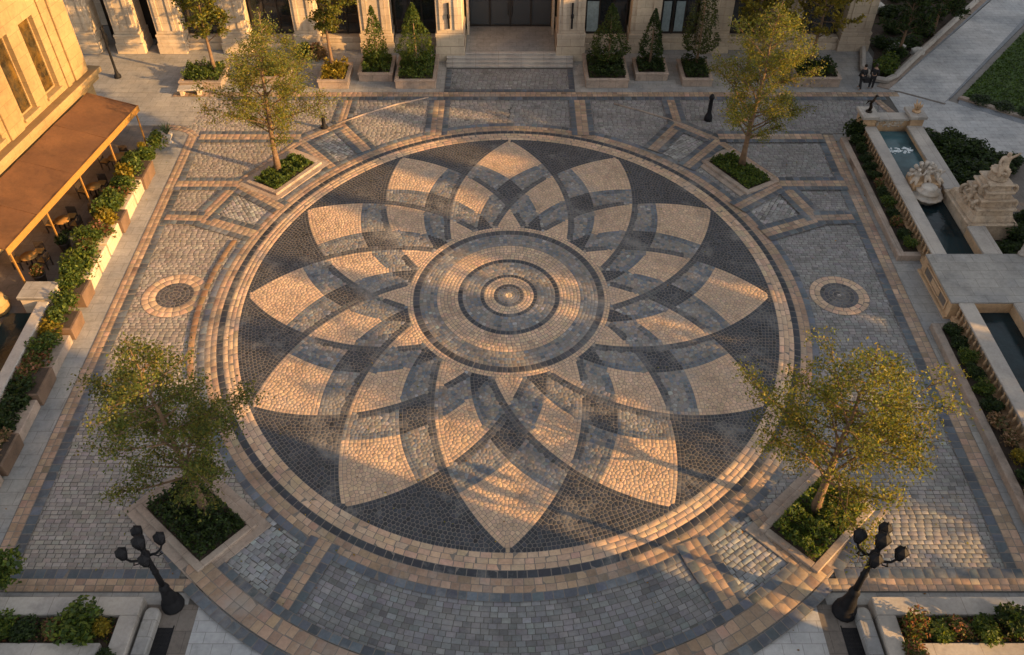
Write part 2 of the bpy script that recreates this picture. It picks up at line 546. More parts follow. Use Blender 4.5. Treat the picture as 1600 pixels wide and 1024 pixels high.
# centre rings
S2 = (MR, MR * MS)
for r0, r1, nc, cf, ln in (
        (0.0008, 0.016, 1, F((0.6, 0.45, 0.28)), 0.03), (0.016, 0.024, 1, F(GREY, 0.2), 0.013), (0.024, 0.044, 2, F(SLATE, 0.22), 0.012),
        (0.044, 0.058, 1, F((0.05, 0.05, 0.055), 0.2), 0.014), (0.058, 0.0955, 3, F(TAN * 1.05), 0.015),
        (0.0955, 0.11, 1, F(DARK, 0.25), 0.014), (0.11, 0.177, 5, mixgrey, 0.015), (0.177, 0.195, 1, F(DARK, 0.25), 0.018),
        (0.195, 0.2745, 6, F(TAN), 0.016), (0.2745, 0.34, 5, mixgrey, 0.015), (0.34, 0.365, 1, F((0.05, 0.05, 0.056), 0.25), 0.02),
        (0.365, 0.386, 2, F(TAN), 0.015),
        (1.005, 1.0564, 3, F(TAN, 0.1), 0.034), (1.0564, 1.0789, 1, F(DARK, 0.2), 0.03), (1.0789, 1.1194, 2, F(TAN2, 0.14), 0.03),
        (1.1194, 1.1437, 1, F(SLATE, 0.2), 0.03)):
    ring_setts(st, r0, r1, nc, cf, 0.02, 0.011, ln, *S2)
mb = MB(); disc(mb, 0.0, 1.1437, 0.02, 160, *S2); mb.build('mosaic_bed', M['grout'], plaza)
st.build('rose_mosaic', M['paving'], plaza)

# side medallions
st = Setts(); mb = MB()
for cx, rr, ri in ((-16.62, 1.62, 0.93), (16.45, 1.46, 0.94)):
    disc(mb, 0, rr, 0.02, 64, 1, 1, cx, 0)
    ring_setts(st, ri, rr, 2, F(TAN, 0.1), 0.02, 0.011, 0.36, 1, 1, cx, 0)
    for a, b in ((0.0, 0.11), (0.11, 0.32), (0.32, 0.53), (0.53, 0.74), (0.74, ri)):
        ring_setts(st, max(a, 0.01), b, 1, F((0.35, 0.33, 0.3) if (cx > 0 and a < 0.1) else (0.055, 0.055, 0.062), 0.25), 0.02, 0.011, 0.24, 1, 1, cx, 0)
mb.build('medallion_bed', M['grout'], plaza); st.build('medallion_setts', M['paving'], plaza)

# ---- straight and curved bands
bands = Setts(); bedmb = MB()
LV = [0.03]
def band(pts, w, cols, ln=0.34, z=None):
    """cols: list of (fraction of width, colour fn) courses across the width"""
    if z is None:
        LV[0] += 0.0006; z = LV[0]
    p = [np.array(q, float) for q in pts]
    nr = []
    for i in range(len(p)):
        d = p[min(i + 1, len(p) - 1)] - p[max(i - 1, 0)]
        d /= np.linalg.norm(d); nr.append(np.array([-d[1], d[0]]))
    s = np.concatenate([[0], np.cumsum([np.linalg.norm(p[i + 1] - p[i]) for i in range(len(p) - 1)])])
    P = np.array(p); NR = np.array(nr)
    def at(t, o):
        return np.stack([np.interp(t, s, P[:, 0]) + o * np.interp(t, s, NR[:, 0]),
                         np.interp(t, s, P[:, 1]) + o * np.interp(t, s, NR[:, 1])], -1)
    tt = np.linspace(0, s[-1], max(2, int(s[-1] / 0.8) + 1)) if len(p) > 2 else np.array([0, s[-1]])
    a = at(tt, -w / 2); b = at(tt, w / 2)
    vs = []; fs = []
    for i in range(len(tt)): vs += [(*a[i], z), (*b[i], z)]
    for i in range(len(tt) - 1): fs.append([2 * i, 2 * i + 2, 2 * i + 3, 2 * i + 1])
    bedmb.add(vs, fs)
    o = -w / 2
    for fr, cf in cols:
        o2 = o + fr * w
        n = max(1, int(s[-1] / ln))
        e = np.linspace(0, s[-1], n + 1); e[1:-1] += RNG.uniform(-0.14, 0.14, n - 1) * ln
        q = np.stack([at(e[:-1], o), at(e[1:], o), at(e[1:], o2), at(e[:-1], o2)], 1)
        bands.ngons(q, cf(n), z, 0.0022, 0.024, 0.012, 0.006)
        o = o2
T2 = [(0.5, F(TAN2, 0.15)), (0.5, F(TAN2, 0.15))]
SE = [(1.0, F(SLATE * 0.8, 0.2))]
def framed(pts, w, e=0.36, left=True, right=True):
    """tan band of two courses with slate edging on its sides"""
    p = [np.array(q, float) for q in pts]
    for on, sg in ((left, 1), (right, -1)):
        if not on: continue
        q = []
        for i in range(len(p)):
            d = p[min(i + 1, len(p) - 1)] - p[max(i - 1, 0)]; d /= np.linalg.norm(d)
            q.append(p[i] + sg * (w / 2 + e / 2) * np.array([-d[1], d[0]]))
        band(q, e, SE, 0.4)
    band(pts, w, T2)

def mir(fn, *pts, **kw):
    for s in (-1, 1):
        fn([(s * x, y) for x, y in pts], **kw)

# left / right edges of the square
band([(-19.3 - 0.032 * y, y) for y in (-15.6, 15.1)], 0.56, T2)
band([(-19.55, 14.8), (-20.1, 15.5), (-21.0, 15.95), (-21.9, 16.1)], 0.5, T2)
band([(-18.8 - 0.032 * y, y) for y in (-15.3, 14.6)], 0.42, SE, 0.4)
band([(19.52 + 0.026 * y, y) for y in (-15.6, 15.1)], 0.64, T2)
band([(18.98 + 0.026 * y, y) for y in (-15.3, 14.6)], 0.42, SE, 0.4)
band([(24.3, 19.5), (25.3, 16.2)], 0.5, T2)
# top
band([(-22.5, 20.2), (26, 20.2)], 0.6, T2)
band([(-19.3, 19.66), (25.0, 19.66)], 0.44, SE, 0.4)
band([(-4.4, 20.72), (4.4, 20.72)], 0.34, SE, 0.4)
band([(-4.2, 20.9), (-4.2, 23.8)], 0.4, SE, 0.4); band([(4.2, 20.9), (4.2, 23.8)], 0.4, SE, 0.4)
for s in (-1, 1):
    framed([(s * 4.62, 19.4), (s * 4.62, 15.0)], 0.72)
    framed([(s * 10.65, 19.4), (s * 10.72, 16.3)], 0.5, left=True, right=True)
    # bottom
    x = 18.2 if s < 0 else 18.9
    band([(s * x, -15.86), (s * 11.4, -15.86)], 0.52, T2)
    band([(s * x, -15.4), (s * 12.0, -15.4)], 0.4, SE, 0.4)
    framed([(s * 6.9, -14.0), (s * 8.2, -17.1)], 0.58)
    band([(s * 14.72, -12.15), (s * 12.15, -15.2)], 0.42, SE, 0.4)
    band([(s * 9.55, -12.7), (s * 11.1, -15.6)], 0.6, T2)
    # corner lozenges round the planters
    framed([(s * 10.78, 16.3), (s * 8.7, 13.25)], 0.62)
    framed([(s * 10.7, 16.35), (s * 13.05, 14.2)], 0.55)
    framed([(s * 12.95, 14.35), (s * 10.5, 11.4)], 0.5)
    framed([(s * 16.95, 6.3), (s * 13.75, 4.95)], 0.62)
    framed([(s * 16.95, 6.25), (s * 15.75, 9.75)], 0.55)
    framed([(s * 15.8, 9.65), (s * 12.75, 7.35)], 0.5)
    framed([(s * 12.95, 14.25), (s * 15.85, 9.6)], 0.5, right=False, left=False)
    framed([(s * 16.9, 6.35), (s * 19.0, 6.45)], 0.5)
    xe = 19.3 if s < 0 else 19.5
    framed([(s * 15.7, 9.68), (s * xe, 9.68)], 0.58)
    framed([(s * 13.0, 14.8), (s * xe, 14.8)], 0.62)
def oval(r, a0, a1, n=40):
    return [(r * MR * math.cos(t), r * MR * MS * math.sin(t)) for t in np.linspace(a0, a1, n)]
RAD = math.radians
band(oval(1.368, RAD(-131), RAD(-49), 60), 0.9, [(1 / 2, F(TAN2, 0.15))] * 2, 0.4)
band(oval(1.323, RAD(-128), RAD(-52), 60), 0.34, SE, 0.4)
band(oval(1.418, RAD(-129), RAD(-51), 60), 0.42, SE, 0.4)
band(oval(1.166, RAD(165), RAD(200), 40), 0.3, [(1.0, F((0.26, 0.15, 0.075), 0.12))], 0.5)
bedmb.build('band_bed', M['grout'], plaza)
bands.build('band_setts', M['paving'], plaza)

# ---- grey setts between the bands
def in_poly(x, y, poly):
    c = False; n = len(poly); j = n - 1
    for i in range(n):
        xi, yi = poly[i]; xj, yj = poly[j]
        if (yi > y) != (yj > y) and x < (xj - xi) * (y - yi) / (yj - yi) + xi: c = not c
        j = i
    return c
light = []
for s in (-1, 1):
    light.append(([(s * 12.35, 14.2), (s * 10.75, 15.75), (s * 9.0, 13.2), (s * 10.65, 11.65)], 40 * s))
    light.append(([(s * 16.75, 6.75), (s * 15.55, 9.3), (s * 13.0, 7.4), (s * 13.9, 5.2)], 60 * s))
    light.append(([(s * 7.3, -14.1), (s * 9.3, -12.75), (s * 10.9, -15.4), (s * 8.5, -16.9)], 35 * s))
def fill(st, keep, box, L, W, ang, cf, jit=0.12, z=0.0):
    x0, x1, y0, y1 = box
    cx, cy = (x0 + x1) / 2, (y0 + y1) / 2
    R_ = math.hypot(x1 - x0, y1 - y0) / 2 + 1
    ca, sa = math.cos(ang), math.sin(ang)
    Q = []
    for j in range(int(-R_ / W), int(R_ / W) + 1):
        off = RNG.random() * L
        i = np.arange(-R_, R_, L) + off
        e = i + RNG.uniform(-jit, jit, len(i)) * L
        A, B = e[:-1], e[1:]
        wob = 0.05 * np.sin(A * 0.7 + j * 0.9) * W
        ya, yb = j * W + wob, (j + 1) * W + wob
        j4 = lambda: RNG.uniform(-jit, jit, len(A)) * W * 0.4
        q = np.stack([np.stack([A + j4(), ya + j4()], 1), np.stack([B + j4(), ya + j4()], 1),
                      np.stack([B + j4(), yb + j4()], 1), np.stack([A + j4(), yb + j4()], 1)], 1)
        Q.append(q)
    Q = np.concatenate(Q)
    X = Q[..., 0] * ca - Q[..., 1] * sa + cx; Y = Q[..., 0] * sa + Q[..., 1] * ca + cy
    Q = np.stack([X, Y], -1); c = Q.mean(1)
    ok = np.array([x0 <= a <= x1 and y0 <= b <= y1 and keep(a, b) for a, b in c])
    Q = Q[ok]
    st.ngons(Q, cf(len(Q)), z, 0.0045, 0.026, 0.016, 0.010)
def rn(x, y): return math.hypot(x / MR, y / (MR * MS))
def main_keep(x, y):
    if rn(x, y) < 1.135: return False
    if abs(x) > 19.3 + (0.032 if x < 0 else 0.026) * y and y < 15.35: return False
    if y > 15.3 and x > 25.4 - (y - 15.5) * 0.28: return False
    if y < -15.5: return False
    if y < 0 and rn(x, y) < 1.34 and -8.6 < x < 8.6 and abs(x) < 6.9 + (-14.0 - y) * 0.42: return False
    if y < -12 and rn(x, y) > 1.34 and abs(x) < 11: return False
    for p, a in light:
        if in_poly(x, y, p): return False
    for cx in (-16.62, 16.45):
        if math.hypot(x - cx, y) < 1.3: return False
    return True
GR_LIT = lambda n: tone((0.255, 0.225, 0.2), n, 0.13, 0.025)  # left half setts: sunlight put into a warmer, lighter colour
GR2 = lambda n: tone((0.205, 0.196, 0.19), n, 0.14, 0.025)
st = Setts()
fill(st, main_keep, (-21.5, 0, -16, 20), 0.3, 0.19, 0.0, GR_LIT)
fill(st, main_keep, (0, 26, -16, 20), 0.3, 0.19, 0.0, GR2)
fill(st, lambda x, y: True, (-4.1, 4.1, 20.7, 23.9), 0.3, 0.19, 0.0, GR2)
LT = lambda n: tone((0.26, 0.25, 0.24), n, 0.2, 0.03)
for k, (p, a) in enumerate(light):
    xs = [q[0] for q in p]; ys = [q[1] for q in p]
    fill(st, lambda x, y: in_poly(x, y, p), (min(xs), max(xs), min(ys), max(ys)), 0.28, 0.21, RAD(a),
         LT if k % 3 < 2 else (lambda n: tone((0.23, 0.235, 0.24), n, 0.2, 0.03)), 0.3, 0.002)
# curved fan of setts below the rose
r = 1.14
while r < 1.31:
    ring_setts(st, r, r + 0.0148, 1, lambda n: tone((0.165, 0.165, 0.168), n, 0.18), 0.0, 0.014, 0.025, *S2, 0, 0, RAD(-121), RAD(-59), 0.026)
    r += 0.0148
st.build('grey_setts', M['paving'], plaza)

# pale slabs: margins and wedges
def sheet(name, polys, mat, z0=-0.05, z1=0.01, parent=None):
    mb = MB()
    for p in polys: mb.prism(p, z0, z1)
    o = mb.build(name, mat, parent); return o
slab_polys = [[(-19.6 - 0.032 * -16, -16.3), (-22.6, -16.3), (-22.6, 15.6), (-19.6 - 0.032 * 15.6, 15.6)],
              [(19.86 + 0.026 * -16, -16.3), (21.9, -16.3), (21.9, 15.2), (19.86 + 0.026 * 15.2, 15.2)],
              [(-19.2, -16.6), (-19.2, -16.13), (-11.4, -16.13), (-11.4, -16.6)],
              [(20.2, -16.6), (20.2, -16.13), (11.4, -16.13), (11.4, -16.6)]]
sheet('margin_slabs', slab_polys, M['slab'], parent=plaza)
sheet('step_court', [[(-31, 20.52), (-4.42, 20.52), (-4.42, 27.5), (-31, 27.5)], [(4.42, 20.52), (25.9, 20.52), (25.9, 27.5), (4.42, 27.5)],
                     [(-31, 16.25), (-20.2, 16.25), (-20.2, 20.5), (-31, 20.5)]], M['slab'], -0.05, 0.006, plaza)
sheet('wedge_slabs', [[(s * 11.0, -15.95), (s * 6.2, -18.2), (s * 5.0, -18.8), (s * 5.0, -22), (s * 11.0, -22)] for s in (-1, 1)], M['path'], -0.05, 0.012, plaza)
sheet('outer_slabs', [[(-11, -26), (11, -26), (11, -18.5), (5, -20.2), (0, -20.6), (-5, -20.2), (-11, -18.5)]], M['path'], -0.05, 0.006, plaza)
sheet('gutter_slabs', [[(s * 12.9, -16.6), (s * 11.0, -16.6), (s * 11.0, -22), (s * 12.9, -22)] for s in (-1, 1)], M['terrace'], -0.05, 0.008, plaza)
for s in (-1, 1):
    mb = MB()
    for k in range(30): mb.box(s * 11.95 - 0.26, s * 11.95 + 0.26, -17.5 - k * 0.048 - 0.02, -17.5 - k * 0.048 + 0.02, 0.0, 0.016)
    mb.box(s * 11.95 - 0.3, s * 11.95 - 0.261, -19, -17.4, 0, 0.024); mb.box(s * 11.95 + 0.261, s * 11.95 + 0.3, -19, -17.4, 0, 0.024)
    o = mb.build('drain_grate', M['iron'])
    tag(o, 'flat black drain grate in the paving below the %s lamp post' % ('left' if s < 0 else 'right'), 'drain grate', 'drain grates')
terr = sheet('terrace_floor', [[(-32, -4), (-22.6, -4), (-22.6, 16.2), (-32, 16.2)]], M['terrace'], -0.05, 0.008)
terr['kind'] = 'structure'

# ------------------------------------------------------------------ leaves, trees, shrubs
def leaf_mesh(name, P, size, C, asp=0.55, up=0.35):
    """P (n,3) leaf centres -> diamond leaves, C (n,3)"""
    n = len(P)
    d = RNG.normal(0, 1, (n, 3)); d[:, 2] = d[:, 2] * 0.7 - 0.1
    d /= np.linalg.norm(d, axis=1)[:, None]
    nn = RNG.normal(0, 1, (n, 3)); nn[:, 2] += up * 2
    b = np.cross(d, nn); b /= np.linalg.norm(b, axis=1)[:, None] + 1e-9
    s = (size * RNG.uniform(0.65, 1.35, n))[:, None]
    V = np.stack([P - d * s * 0.5, P + b * s * asp * 0.5 - d * s * 0.05, P + d * s * 0.5, P - b * s * asp * 0.5 - d * s * 0.05], 1).reshape(-1, 3)
    LI = np.arange(4 * n); LT = np.full(n, 4)
    return V, LI, LT, C

def leaf_obj(name, V, LI, LT, C, parent=None):
    return raw_mesh(name, V, LI, LT, C, M['leaf'], parent)

G_TREE = [(0.125, 0.145, 0.026), (0.17, 0.165, 0.026), (0.085, 0.11, 0.024), (0.23, 0.185, 0.024)]
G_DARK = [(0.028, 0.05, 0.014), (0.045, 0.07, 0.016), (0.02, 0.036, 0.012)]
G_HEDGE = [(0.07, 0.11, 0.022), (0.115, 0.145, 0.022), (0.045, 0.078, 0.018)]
G_RUST = [(0.2, 0.075, 0.04), (0.10, 0.10, 0.025), (0.24, 0.12, 0.07), (0.06, 0.09, 0.02), (0.08, 0.11, 0.02)]
G_GOLD = [(0.22, 0.17, 0.018), (0.17, 0.15, 0.02), (0.28, 0.2, 0.02)]
G_BLUSH = [(0.33, 0.2, 0.12), (0.2, 0.12, 0.06), (0.25, 0.17, 0.1), (0.08, 0.09, 0.03)]
def leafcol(pal, n, w=None, v=0.22):
    i = RNG.choice(len(pal), n, p=w)
    return np.clip(np.array(pal)[i] * (1 + RNG.normal(0, v, (n, 1))), 0.005, 0.8)

def make_tree(name, label, cat, loc, seed, H=10, base=2.4, rad=3.3, pal=G_TREE, nl=6500, trunk=0.17, leaf=0.17, group=None, lean=(0, 0), egg=0.42, rz=0, spread=1.0, limbs=32):
    rnd = random.Random(seed)
    root = thing(name, label, cat, loc, rz, group)
    mb = MB()
    lead = []
    for i in range(9):
        t = i / 8
        lead.append(Vector((lean[0] * t * t + rnd.uniform(-1, 1) * 0.12 * t, lean[1] * t * t + rnd.uniform(-1, 1) * 0.12 * t, H * 0.97 * t)))
    mb.tube(lead, [trunk * (1 - 0.93 * (i / 8)) * (1.35 if i == 0 else 1) for i in range(9)], 8)
    segs = []
    def leadat(t):
        f = t * 8; i = min(7, int(f)); return lead[i].lerp(lead[i + 1], f - i)
    def prof(t):
        q = (t * H - base) / (H - base)
        if q <= 0: return 0.2
        return max(0.14, math.sin(PI * min(1, q ** (egg * 1.35) * 0.97 + 0.03)) ** 0.75)
    nb = int(limbs * H / 10)
    for k in range(nb):
        t = (base * 0.86 + (H * 0.96 - base * 0.86) * ((k + rnd.random()) / nb) ** 1.05) / H
        p0 = leadat(min(0.99, t))
        az = k * 2.4 + rnd.uniform(-0.6, 0.6)
        L = rad * prof(min(0.98, t + 0.07)) * rnd.uniform(0.62, 1.25)
        rise = rnd.uniform(0.3, 0.8)
        dd = Vector((math.cos(az), math.sin(az), rise)).normalized()
        pts = [p0]; q = p0.copy()
        for j in range(5):
            dd = (dd + Vector((rnd.uniform(-1, 1), rnd.uniform(-1, 1), rnd.uniform(-0.5, 0.45))) * 0.22).normalized()
            q = q + dd * L / 5; pts.append(q.copy())
        r0 = trunk * 0.4 * (1 - t * 0.6)
        mb.tube(pts, [r0, r0 * 0.8, r0 * 0.6, r0 * 0.42, r0 * 0.26, r0 * 0.1], 5)
        segs.append((pts[3], pts[5], 0.9 * L)); segs.append((pts[2], pts[3], 0.25 * L))
        for m in range(3 + int(L * 2.6)):
            f = rnd.uniform(1.0, 4.6); j = int(f); a = pts[j].lerp(pts[j + 1], f - j)
            e = ((pts[j + 1] - pts[j]).normalized() * 0.7 + Vector((rnd.uniform(-1, 1), rnd.uniform(-1, 1), rnd.uniform(-0.5, 0.75)))).normalized()
            ln = (L * rnd.uniform(0.16, 0.36) + 0.25) * (1.15 - f * 0.1)
            b = a + e * ln * 0.5 + Vector((rnd.uniform(-.06, .06), rnd.uniform(-.06, .06), rnd.uniform(-.03, .08))); c = a + e * ln + Vector((0, 0, rnd.uniform(-0.12, 0.06)))
            mb.tube([a, b, c], [r0 * 0.34, r0 * 0.2, r0 * 0.06], 4)
            segs.append((a.lerp(b, 0.4), b, ln * 0.4)); segs.append((b, c, ln * rnd.uniform(0.6, 1.6)))
            g = (e + Vector((rnd.uniform(-1, 1), rnd.uniform(-1, 1), rnd.uniform(-0.6, 0.6)))).normalized()
            segs.append((b, b + g * ln * 0.45, ln * 0.5))
    mb.build('trunk', M['bark'], root)
    w = np.array([x[2] * (0.1 if rnd.random() < 0.12 else rnd.uniform(0.6, 1.5)) for x in segs]); w /= w.sum()
    A = np.array([tuple(x[0]) for x in segs]); B = np.array([tuple(x[1]) for x in segs])
    idx = RNG.choice(len(A), nl, p=w)
    u = RNG.random((nl, 1)) * 1.06
    P = A[idx] * (1 - u) + B[idx] * u + RNG.normal(0, 1, (nl, 3)) * np.array([0.1, 0.1, 0.085]) * spread
    cl = np.array([rnd.uniform(0.65, 1.3) for _ in segs])[idx]
    C = leafcol(pal, nl, None, 0.16) * cl[:, None]
    leaf_obj('crown', *leaf_mesh('crown', P, leaf, C), parent=root)
    return root

def cone_tree(name, label, loc, seed, H=4.2, r=1.15, pal=G_HEDGE, nl=3000, base=0.7, group=None, leaf=0.15):
    root = thing(name, label, 'tree', loc, 0, group)
    rnd = random.Random(seed)
    MB().tube([(0, 0, 0), (0.02, 0.01, base), (0.0, 0.03, H * 0.8)], [0.1, 0.085, 0.02], 7).build('trunk', M['bark'], root)
    t = RNG.random(nl * 2) ** 1.5
    ph = np.array([rnd.uniform(0, 6.28) for _ in range(5)])
    a = RNG.uniform(0, 2 * PI, nl * 2)
    rp = r * (1 - t) ** 0.75 * np.minimum(1, 0.6 + t * 4) * (1 + 0.12 * np.sin(3 * a + ph[0] + t * 9) + 0.1 * np.sin(7 * a + ph[1] - t * 15))
    rr = rp * (0.55 + 0.45 * RNG.random(nl * 2) ** 0.5)
    P = np.stack([rr * np.cos(a), rr * np.sin(a), base + t * (H - base)], 1)
    keep = np.sin(P[:, 0] * 5 + ph[2]) + np.sin(P[:, 1] * 6 + ph[3]) + np.sin(P[:, 2] * 4 + ph[4]) + RNG.normal(0, 1, nl * 2) > -0.6
    P = P[keep][:nl]
    leaf_obj('crown', *leaf_mesh('crown', P, leaf, leafcol(pal, len(P))), parent=root)
    return root

def shrub_mesh(seed, pal, nl=520, leaf=0.13, spiky=False):
    """unit shrub: about 1 wide, 1 tall, on z=0"""
    rnd = random.Random(seed)
    cs = [(rnd.uniform(-0.24, 0.24), rnd.uniform(-0.24, 0.24), rnd.uniform(0.3, 0.68), rnd.uniform(0.2, 0.34)) for _ in range(7)]
    cs.append((0, 0, 0.3, 0.4))
    A = np.array(cs)
    i = RNG.integers(0, len(A), nl)
    d = RNG.normal(0, 1, (nl, 3)); d /= np.linalg.norm(d, axis=1)[:, None]
    P = A[i, :3] + d * (A[i, 3] * RNG.uniform(0.55, 1.08, nl))[:, None]
    P[:, 2] = np.abs(P[:, 2])
    C = leafcol(pal, nl)
    V, LI, LT, C = leaf_mesh('s', P, leaf, C)
    nb = len(V)
    return V, LI, LT, C
SHR = {}
def shrub_kind(key, pal, leaf=0.15, nl=520):
    for k in range(3):
        o = raw_mesh('foliage', *shrub_mesh(hash(key) % 1000 + k if False else sum(map(ord, key)) + k, pal, nl, leaf), M['leaf'])
        SHR.setdefault(key, []).append(o.data)
        bpy.data.objects.remove(o)
for k_, p_, l_, n_ in (('green', G_HEDGE, 0.115, 1150), ('dark', G_DARK, 0.12, 1150), ('rust', G_RUST, 0.12, 1000), ('gold', G_GOLD, 0.12, 1000), ('blush', G_BLUSH, 0.15, 700)):
    shrub_kind(k_, p_, l_, n_)
def shrub(kind, x, y, z, w, h, label, group=None, name='shrub', dx=None):
    if group and 'corner' in group: w *= random.uniform(1.05, 1.5); h *= random.uniform(0.9, 1.35); y += random.uniform(-.15, .15)
    me = random.choice(SHR[kind])
    o = link(name, me)
    o.location = (x, y, z); o.scale = (dx or w, w, h); o.rotation_euler = (0, 0, random.uniform(0, 6.28) if dx is None else 0)
    return tag(o, label, 'shrub', group)

def bed(name, poly, z, h, n, pal, label, leaf=0.15, parent=None):
    """low ground planting that reads as one mass"""
    xs = [p[0] for p in poly]; ys = [p[1] for p in poly]
    pts = []
    while len(pts) < n:
        x, y = random.uniform(min(xs), max(xs)), random.uniform(min(ys), max(ys))
        if in_poly(x, y, poly): pts.append((x, y))
    A = np.array(pts)
    ph = RNG.uniform(0, 6, 4)
    hh = 0.55 + 0.25 * np.sin(A[:, 0] * 4.1 + ph[0]) * np.sin(A[:, 1] * 4.7 + ph[1]) + 0.2 * np.sin(A[:, 0] * 9 + ph[2]) * np.sin(A[:, 1] * 8 + ph[3])
    P = np.column_stack([A, z + h * np.clip(hh, 0.1, 1) * RNG.random(n) ** 0.45])
    o = leaf_obj(name, *leaf_mesh(name, P, leaf, leafcol(pal, n)))
    return tag(o, label, 'planting', None, 'stuff')

# ------------------------------------------------------------------ the four big trees in kerbed beds
def rect(cx, cy, L, W, a):
    ca, sa = math.cos(a), math.sin(a)
    return [(cx + u * L / 2 * ca - v * W / 2 * sa, cy + u * L / 2 * sa + v * W / 2 * ca) for u, v in ((-1, -1), (1, -1), (1, 1), (-1, 1))]
quad = [('back left', -13.2, 10.75, RAD(58), 3.9, 2.35, (-13.6, 10.9), 9.9, 3.3, 21, (0.9, 0)),
        ('back right', 13.55, 10.85, RAD(-59), 4.0, 2.4, (13.75, 11.3), 10.2, 3.5, 22, (0.3, 0.3)),
        ('front left', -12.05, -13.0, RAD(-41), 4.2, 2.7, (-11.75, -12.75), 9.6, 3.0, 25, (-0.35, 0.1)),
        ('front right', 11.95, -13.1, RAD(43), 4.1, 2.6, (11.9, -12.75), 9.0, 3.7, 24, (0.0, 0.3))]
looks = {'back left': 'slender yellow green tree with its crown in full sun', 'back right': 'tall golden topped tree with a shaded lower crown',
         'front left': 'broad loose olive green tree leaning in over the square', 'front right': 'wide airy yellow green tree with a dark forked trunk'}
nearby = {'back left': 'near the rust awning', 'back right': 'beside the fountain end of the square', 'front left': 'nearest the left lamp post',
          'front right': 'nearest the right lamp post'}
for nm, cx, cy, a, L, W, tp, H, rad, sd, lean in quad:
    t = thing('tree_bed', 'low stone kerb round the %s tree bed %s' % (nm, nearby[nm]), 'planter', (cx, cy, 0), a, 'kerbed tree beds round the rose mosaic')
    o_ = rect(0, 0, L, W, 0); k = 0.3
    mb = MB()
    mb.box(-L / 2, L / 2, -W / 2, -W / 2 + k, 0, 0.2); mb.box(-L / 2, L / 2, W / 2 - k, W / 2, 0, 0.2)
    mb.box(-L / 2, -L / 2 + k, -W / 2 + k, W / 2 - k, 0, 0.2); mb.box(L / 2 - k, L / 2, -W / 2 + k, W / 2 - k, 0, 0.2)
    mb.build('kerb', M['kerb'], t, 0.025)
    MB().box(-L / 2 - 0.35, L / 2 + 0.35, -W / 2 - 0.35, W / 2 + 0.35, 0.0, 0.062).build('pad', M['kerb'], t, 0.01)
    MB().box(-L / 2 + k, L / 2 - k, -W / 2 + k, W / 2 - k, 0.063, 0.15).build('soil', M['soil'], t)
    bed('ground_cover', rect(cx, cy, L - 2 * k - 0.05, W - 2 * k - 0.05, a), 0.14, 0.62 if cy < 0 else 0.45, 3600, G_HEDGE if cx > 0 or cy > 0 else G_DARK,
        'leafy green ground cover filling the bed under the %s tree' % nm, 0.15)
    make_tree('plaza_tree', looks[nm] + ', ' + nearby[nm], 'tree', (tp[0], tp[1], 0.14), sd, H, 2.1 if cy > 0 else 1.9, rad, nl=21000 if cy > 0 else 20000, spread=1.7, limbs=42,
              leaf=0.112, pal=[(0.085, 0.11, 0.024), (0.12, 0.13, 0.026), (0.06, 0.085, 0.02), (0.16, 0.14, 0.026)] if nm == 'front left' else G_TREE, group='trees round the rose mosaic', lean=lean)

# ------------------------------------------------------------------ street lamps
def make_lamp():
    root = empty('street_lamp')
    MB().lathe([(0.40, 0), (0.40, 0.1), (0.36, 0.14), (0.37, 0.28), (0.3, 0.36), (0.25, 0.5), (0.26, 0.56), (0.2, 0.85), (0.165, 1.15), (0.19, 1.19), (0.17, 1.27), (0.12, 1.42)], n=12).build('base', M['iron'], root)
    MB().lathe([(0.105, 1.42), (0.095, 2.2), (0.12, 2.24), (0.095, 2.3), (0.085, 3.3), (0.15, 3.33), (0.15, 3.4), (0.095, 3.45), (0.085, 3.75)], n=12).build('post', M['iron'], root)
    def lantern(x, y, z, s=1.0):
        c = MB().lathe([(0.05, 0), (0.09, 0.02), (0.13, 0.05)], x, y, 6, z, False)
        c.lathe([(0.27 * s, 0.5 * s), (0.24 * s, 0.56 * s), (0.1 * s, 0.68 * s), (0.05 * s, 0.72 * s), (0.05 * s, 0.78 * s), (0.015, 0.86 * s)], x, y, 6, z, False)
        for i in range(6):
            t = i * PI / 3
            c.tube([(x + 0.13 * s * math.cos(t), y + 0.13 * s * math.sin(t), z + 0.05 * s), (x + 0.25 * s * math.cos(t), y + 0.25 * s * math.sin(t), z + 0.5 * s)], 0.018, 4)
        l = c.build('lantern', M['iron'], root)
        MB().lathe([(0.115 * s, 0.05 * s), (0.225 * s, 0.5 * s)], x, y, 6, z, False).build('lamp_glass', M['lampglass'], l)
    for k in range(4):
        t = k * PI / 2 + 0.5
        c, s = math.cos(t), math.sin(t)
        pts = [(0.06 * c, 0.06 * s, 3.25), (0.3 * c, 0.3 * s, 3.2), (0.48 * c, 0.48 * s, 3.32), (0.6 * c, 0.6 * s, 3.6)]
        a = MB().tube(pts, [0.05, 0.045, 0.04, 0.035], 6)
        a.tube([(0.2 * c, 0.2 * s, 3.2), (0.32 * c, 0.32 * s, 3.02), (0.46 * c, 0.46 * s, 3.06), (0.42 * c, 0.42 * s, 3.18)], 0.025, 5)
        a.build('arm', M['iron'], root)
        lantern(0.6 * c, 0.6 * s, 3.58, 0.78)
    lantern(0, 0, 3.74, 0.9)
    return root
lamp = make_lamp(); lamp.location = (-11.92, -16.62, 0.01)
tag(lamp, 'black five lantern lamp post by the corner bed with yellow flowers', 'street lamp', 'candelabra lamp posts')
l2 = copy_tree(lamp); l2.location = (11.93, -16.86, 0.01); l2.rotation_euler = (0, 0, 0.55); l2.scale = (1.08, 1.08, 1.12)
tag(l2, 'black five lantern lamp post against the sunlit streaks of paving', 'street lamp', 'candelabra lamp posts')

